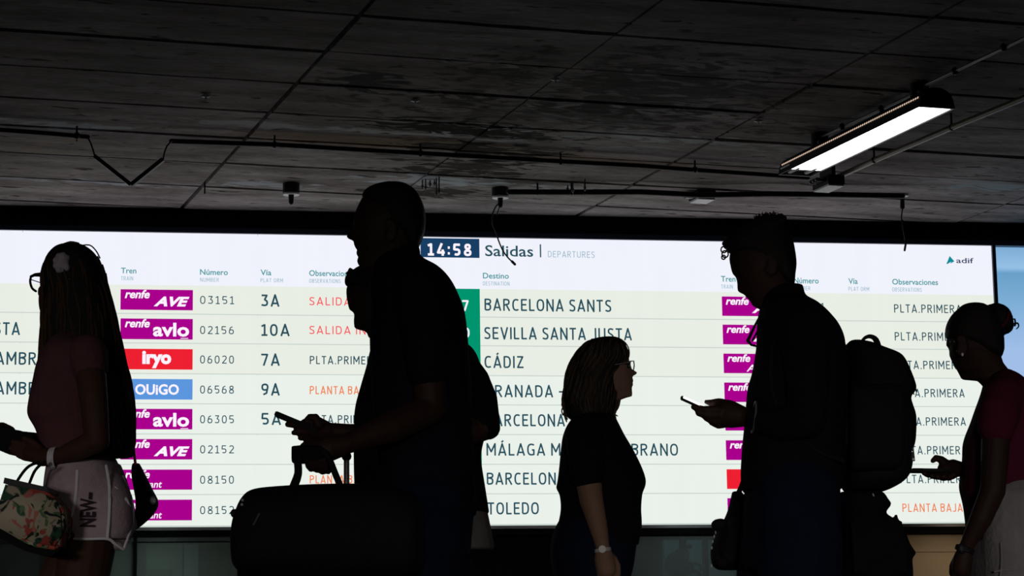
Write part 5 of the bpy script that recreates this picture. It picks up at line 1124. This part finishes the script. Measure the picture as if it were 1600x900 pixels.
L1 = [(xs(1582), Y - .09, .83), (xs(1580), Y - .09, .64), (xs(1575), Y - .09, .46), (xs(1590), Y - .09, .30), (xs(1608), Y - .09, .10)]
L2 = [(xs(1582), Y + .09, .83), (xs(1568), Y + .09, .64), (xs(1548), Y + .09, .46), (xs(1540), Y + .09, .30), (xs(1530), Y + .09, .10)]
for g in (L1, L2): tube(b, cat(g, 4), [a[0] for a in cat([(.085,), (.07,), (.052,), (.046,), (.034,)], 4)], 16)
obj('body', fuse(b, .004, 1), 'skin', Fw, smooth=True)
b = NB(); secs(b, Y, torF + [(846, 1515, 1645, .175)])
for sg in (-1, 1): ptube(b, Y, [(1568, 622, sg * .155), (1560, 645, sg * .195), (1557, 668, sg * .2)], [33, 32, 29], 18)
obj('shirt', fuse(b, .006), 'maroon', Fw, 'maroon T-shirt', smooth=True)
b = NB(); secs(b, Y, [(836, 1518, 1642, .168), (860, 1519, 1650, .18), (890, 1518, 1652, .185), (915, 1522, 1648, .18)])
for g in (L1, L2): tube(b, cat(g, 4), [a[0] for a in cat([(.105,), (.105,), (.085,), (.075,), (.065,)], 4)], 20)
tr = obj('trousers', fuse(b, .007), 'greytrouser', Fw, 'grey cotton trousers', smooth=True)
b = NB(); 
for pts in (([(1564, 848), (1565, 875), (1563, 905)]), ([(1554, 893), (1580, 890), (1606, 896)])):
    tube(b, [P(x_, y_, Y - .19) for x_, y_ in cat(pts, 3)], .003, 5)
sub('seam', b, 'greytrouser', tr)
b = NB(); hairF = [(474.6, 1510, 1530, .03), (477, 1503, 1538, .05), (482, 1497, 1546, .062), (490, 1488.5, 1554, .072), (500, 1482, 1560, .078), (512, 1478, 1565, .081), (524, 1478, 1567, .082), (531, 1484, 1568, .082), (538, 1500, 1568, .080), (548, 1520, 1567.5, .075), (556, 1535, 1565, .06), (560, 1545, 1563, .04)]
secs(b, Y, hairF, 34)
ball(b, P(1562, 498, Y), .037, .04, .043, 18); ball(b, P(1571, 500, Y), .022, .035, .034, 16); ball(b, P(1556, 484, Y), .022, .03, .018, 14)
ptube(b, Y, cat([(1546, 480), (1560, 478), (1573, 485), (1579, 500), (1578, 514), (1568, 519)], 3), [5] * 16, 8)
hr = obj('hair', fuse(b, .005, 1), 'hair', Fw, 'dark hair in a bun', smooth=True)
b = NB(); ptube(b, Y, cat([(1578, 503), (1584, 506), (1590, 505), (1591.5, 510), (1588, 514)], 3), [2, 2, 2, 1.8, 1.8, 1.6, 1.5, 1.4, 1.3, 1.2, 1.1, 1, .8], 5)
ptube(b, Y, cat([(1578, 502), (1583, 499), (1586, 498)], 3), [1.8, 1.7, 1.5, 1.3, 1.1, .9, .7], 5); ptube(b, Y, cat([(1578, 506), (1586, 509), (1586, 500)], 3), [1.5] * 7, 5)
sub('strand', b, 'hair', hr)['kind'] = 'stuff'
b = NB(); ptube(b, Y - .04, cat([(1552, 507), (1564, 510), (1573, 500), (1577, 488)], 3), [2.6] * 10, 6); obj('hair_tie', b, 'maroon', Fw, 'dark red hair tie')
b = NB(); ball(b, P(1503.7, 554, Y - .078), .004, .004, .0055, 10); obj('earring', b, 'pearl', Fw, 'pearl stud earring')
b = NB(); c_ = P(1508, 857, Y - .181); ax = Vector((-.35, 0, -.94)); x_ = Vector((.94, 0, -.35)); ys_ = Vector((0, 1, 0))
tube(b, [c_ + (x_ * math.cos(a) + ys_ * math.sin(a)) * .0235 for a in [i * 6.283 / 20 for i in range(21)]], .005, 8)
tube(b, [c_ + ax * .006 + (x_ * math.cos(a) + ys_ * math.sin(a)) * .0235 for a in [i * 6.283 / 20 for i in range(21)]], .005, 8)
cc = P(1503, 857, Y - .2); ball(b, cc, .013, .008, .016, 12); obj('wristwatch', b, 'darkmetal', Fw, 'dark wristwatch')
for sg in (-1, 1):
    b = NB(); ball(b, P(1490, 534, Y + sg * .034), .011, .011, .01, 12); obj('eye', b, 'eye', Fw, smooth=True)
feet(Fw, [(xs(1608), Y - .09), (xs(1530), Y + .09)], -1)
phone(Y + .03, (1422, 735.5), (1487, 736.5), 5, 0, 'dark smartphone lying flat in the hand of the woman with the bun', 'phone')
for o in bpy.data.objects:
    if o.name.startswith('tmp'): print('left', o.name)
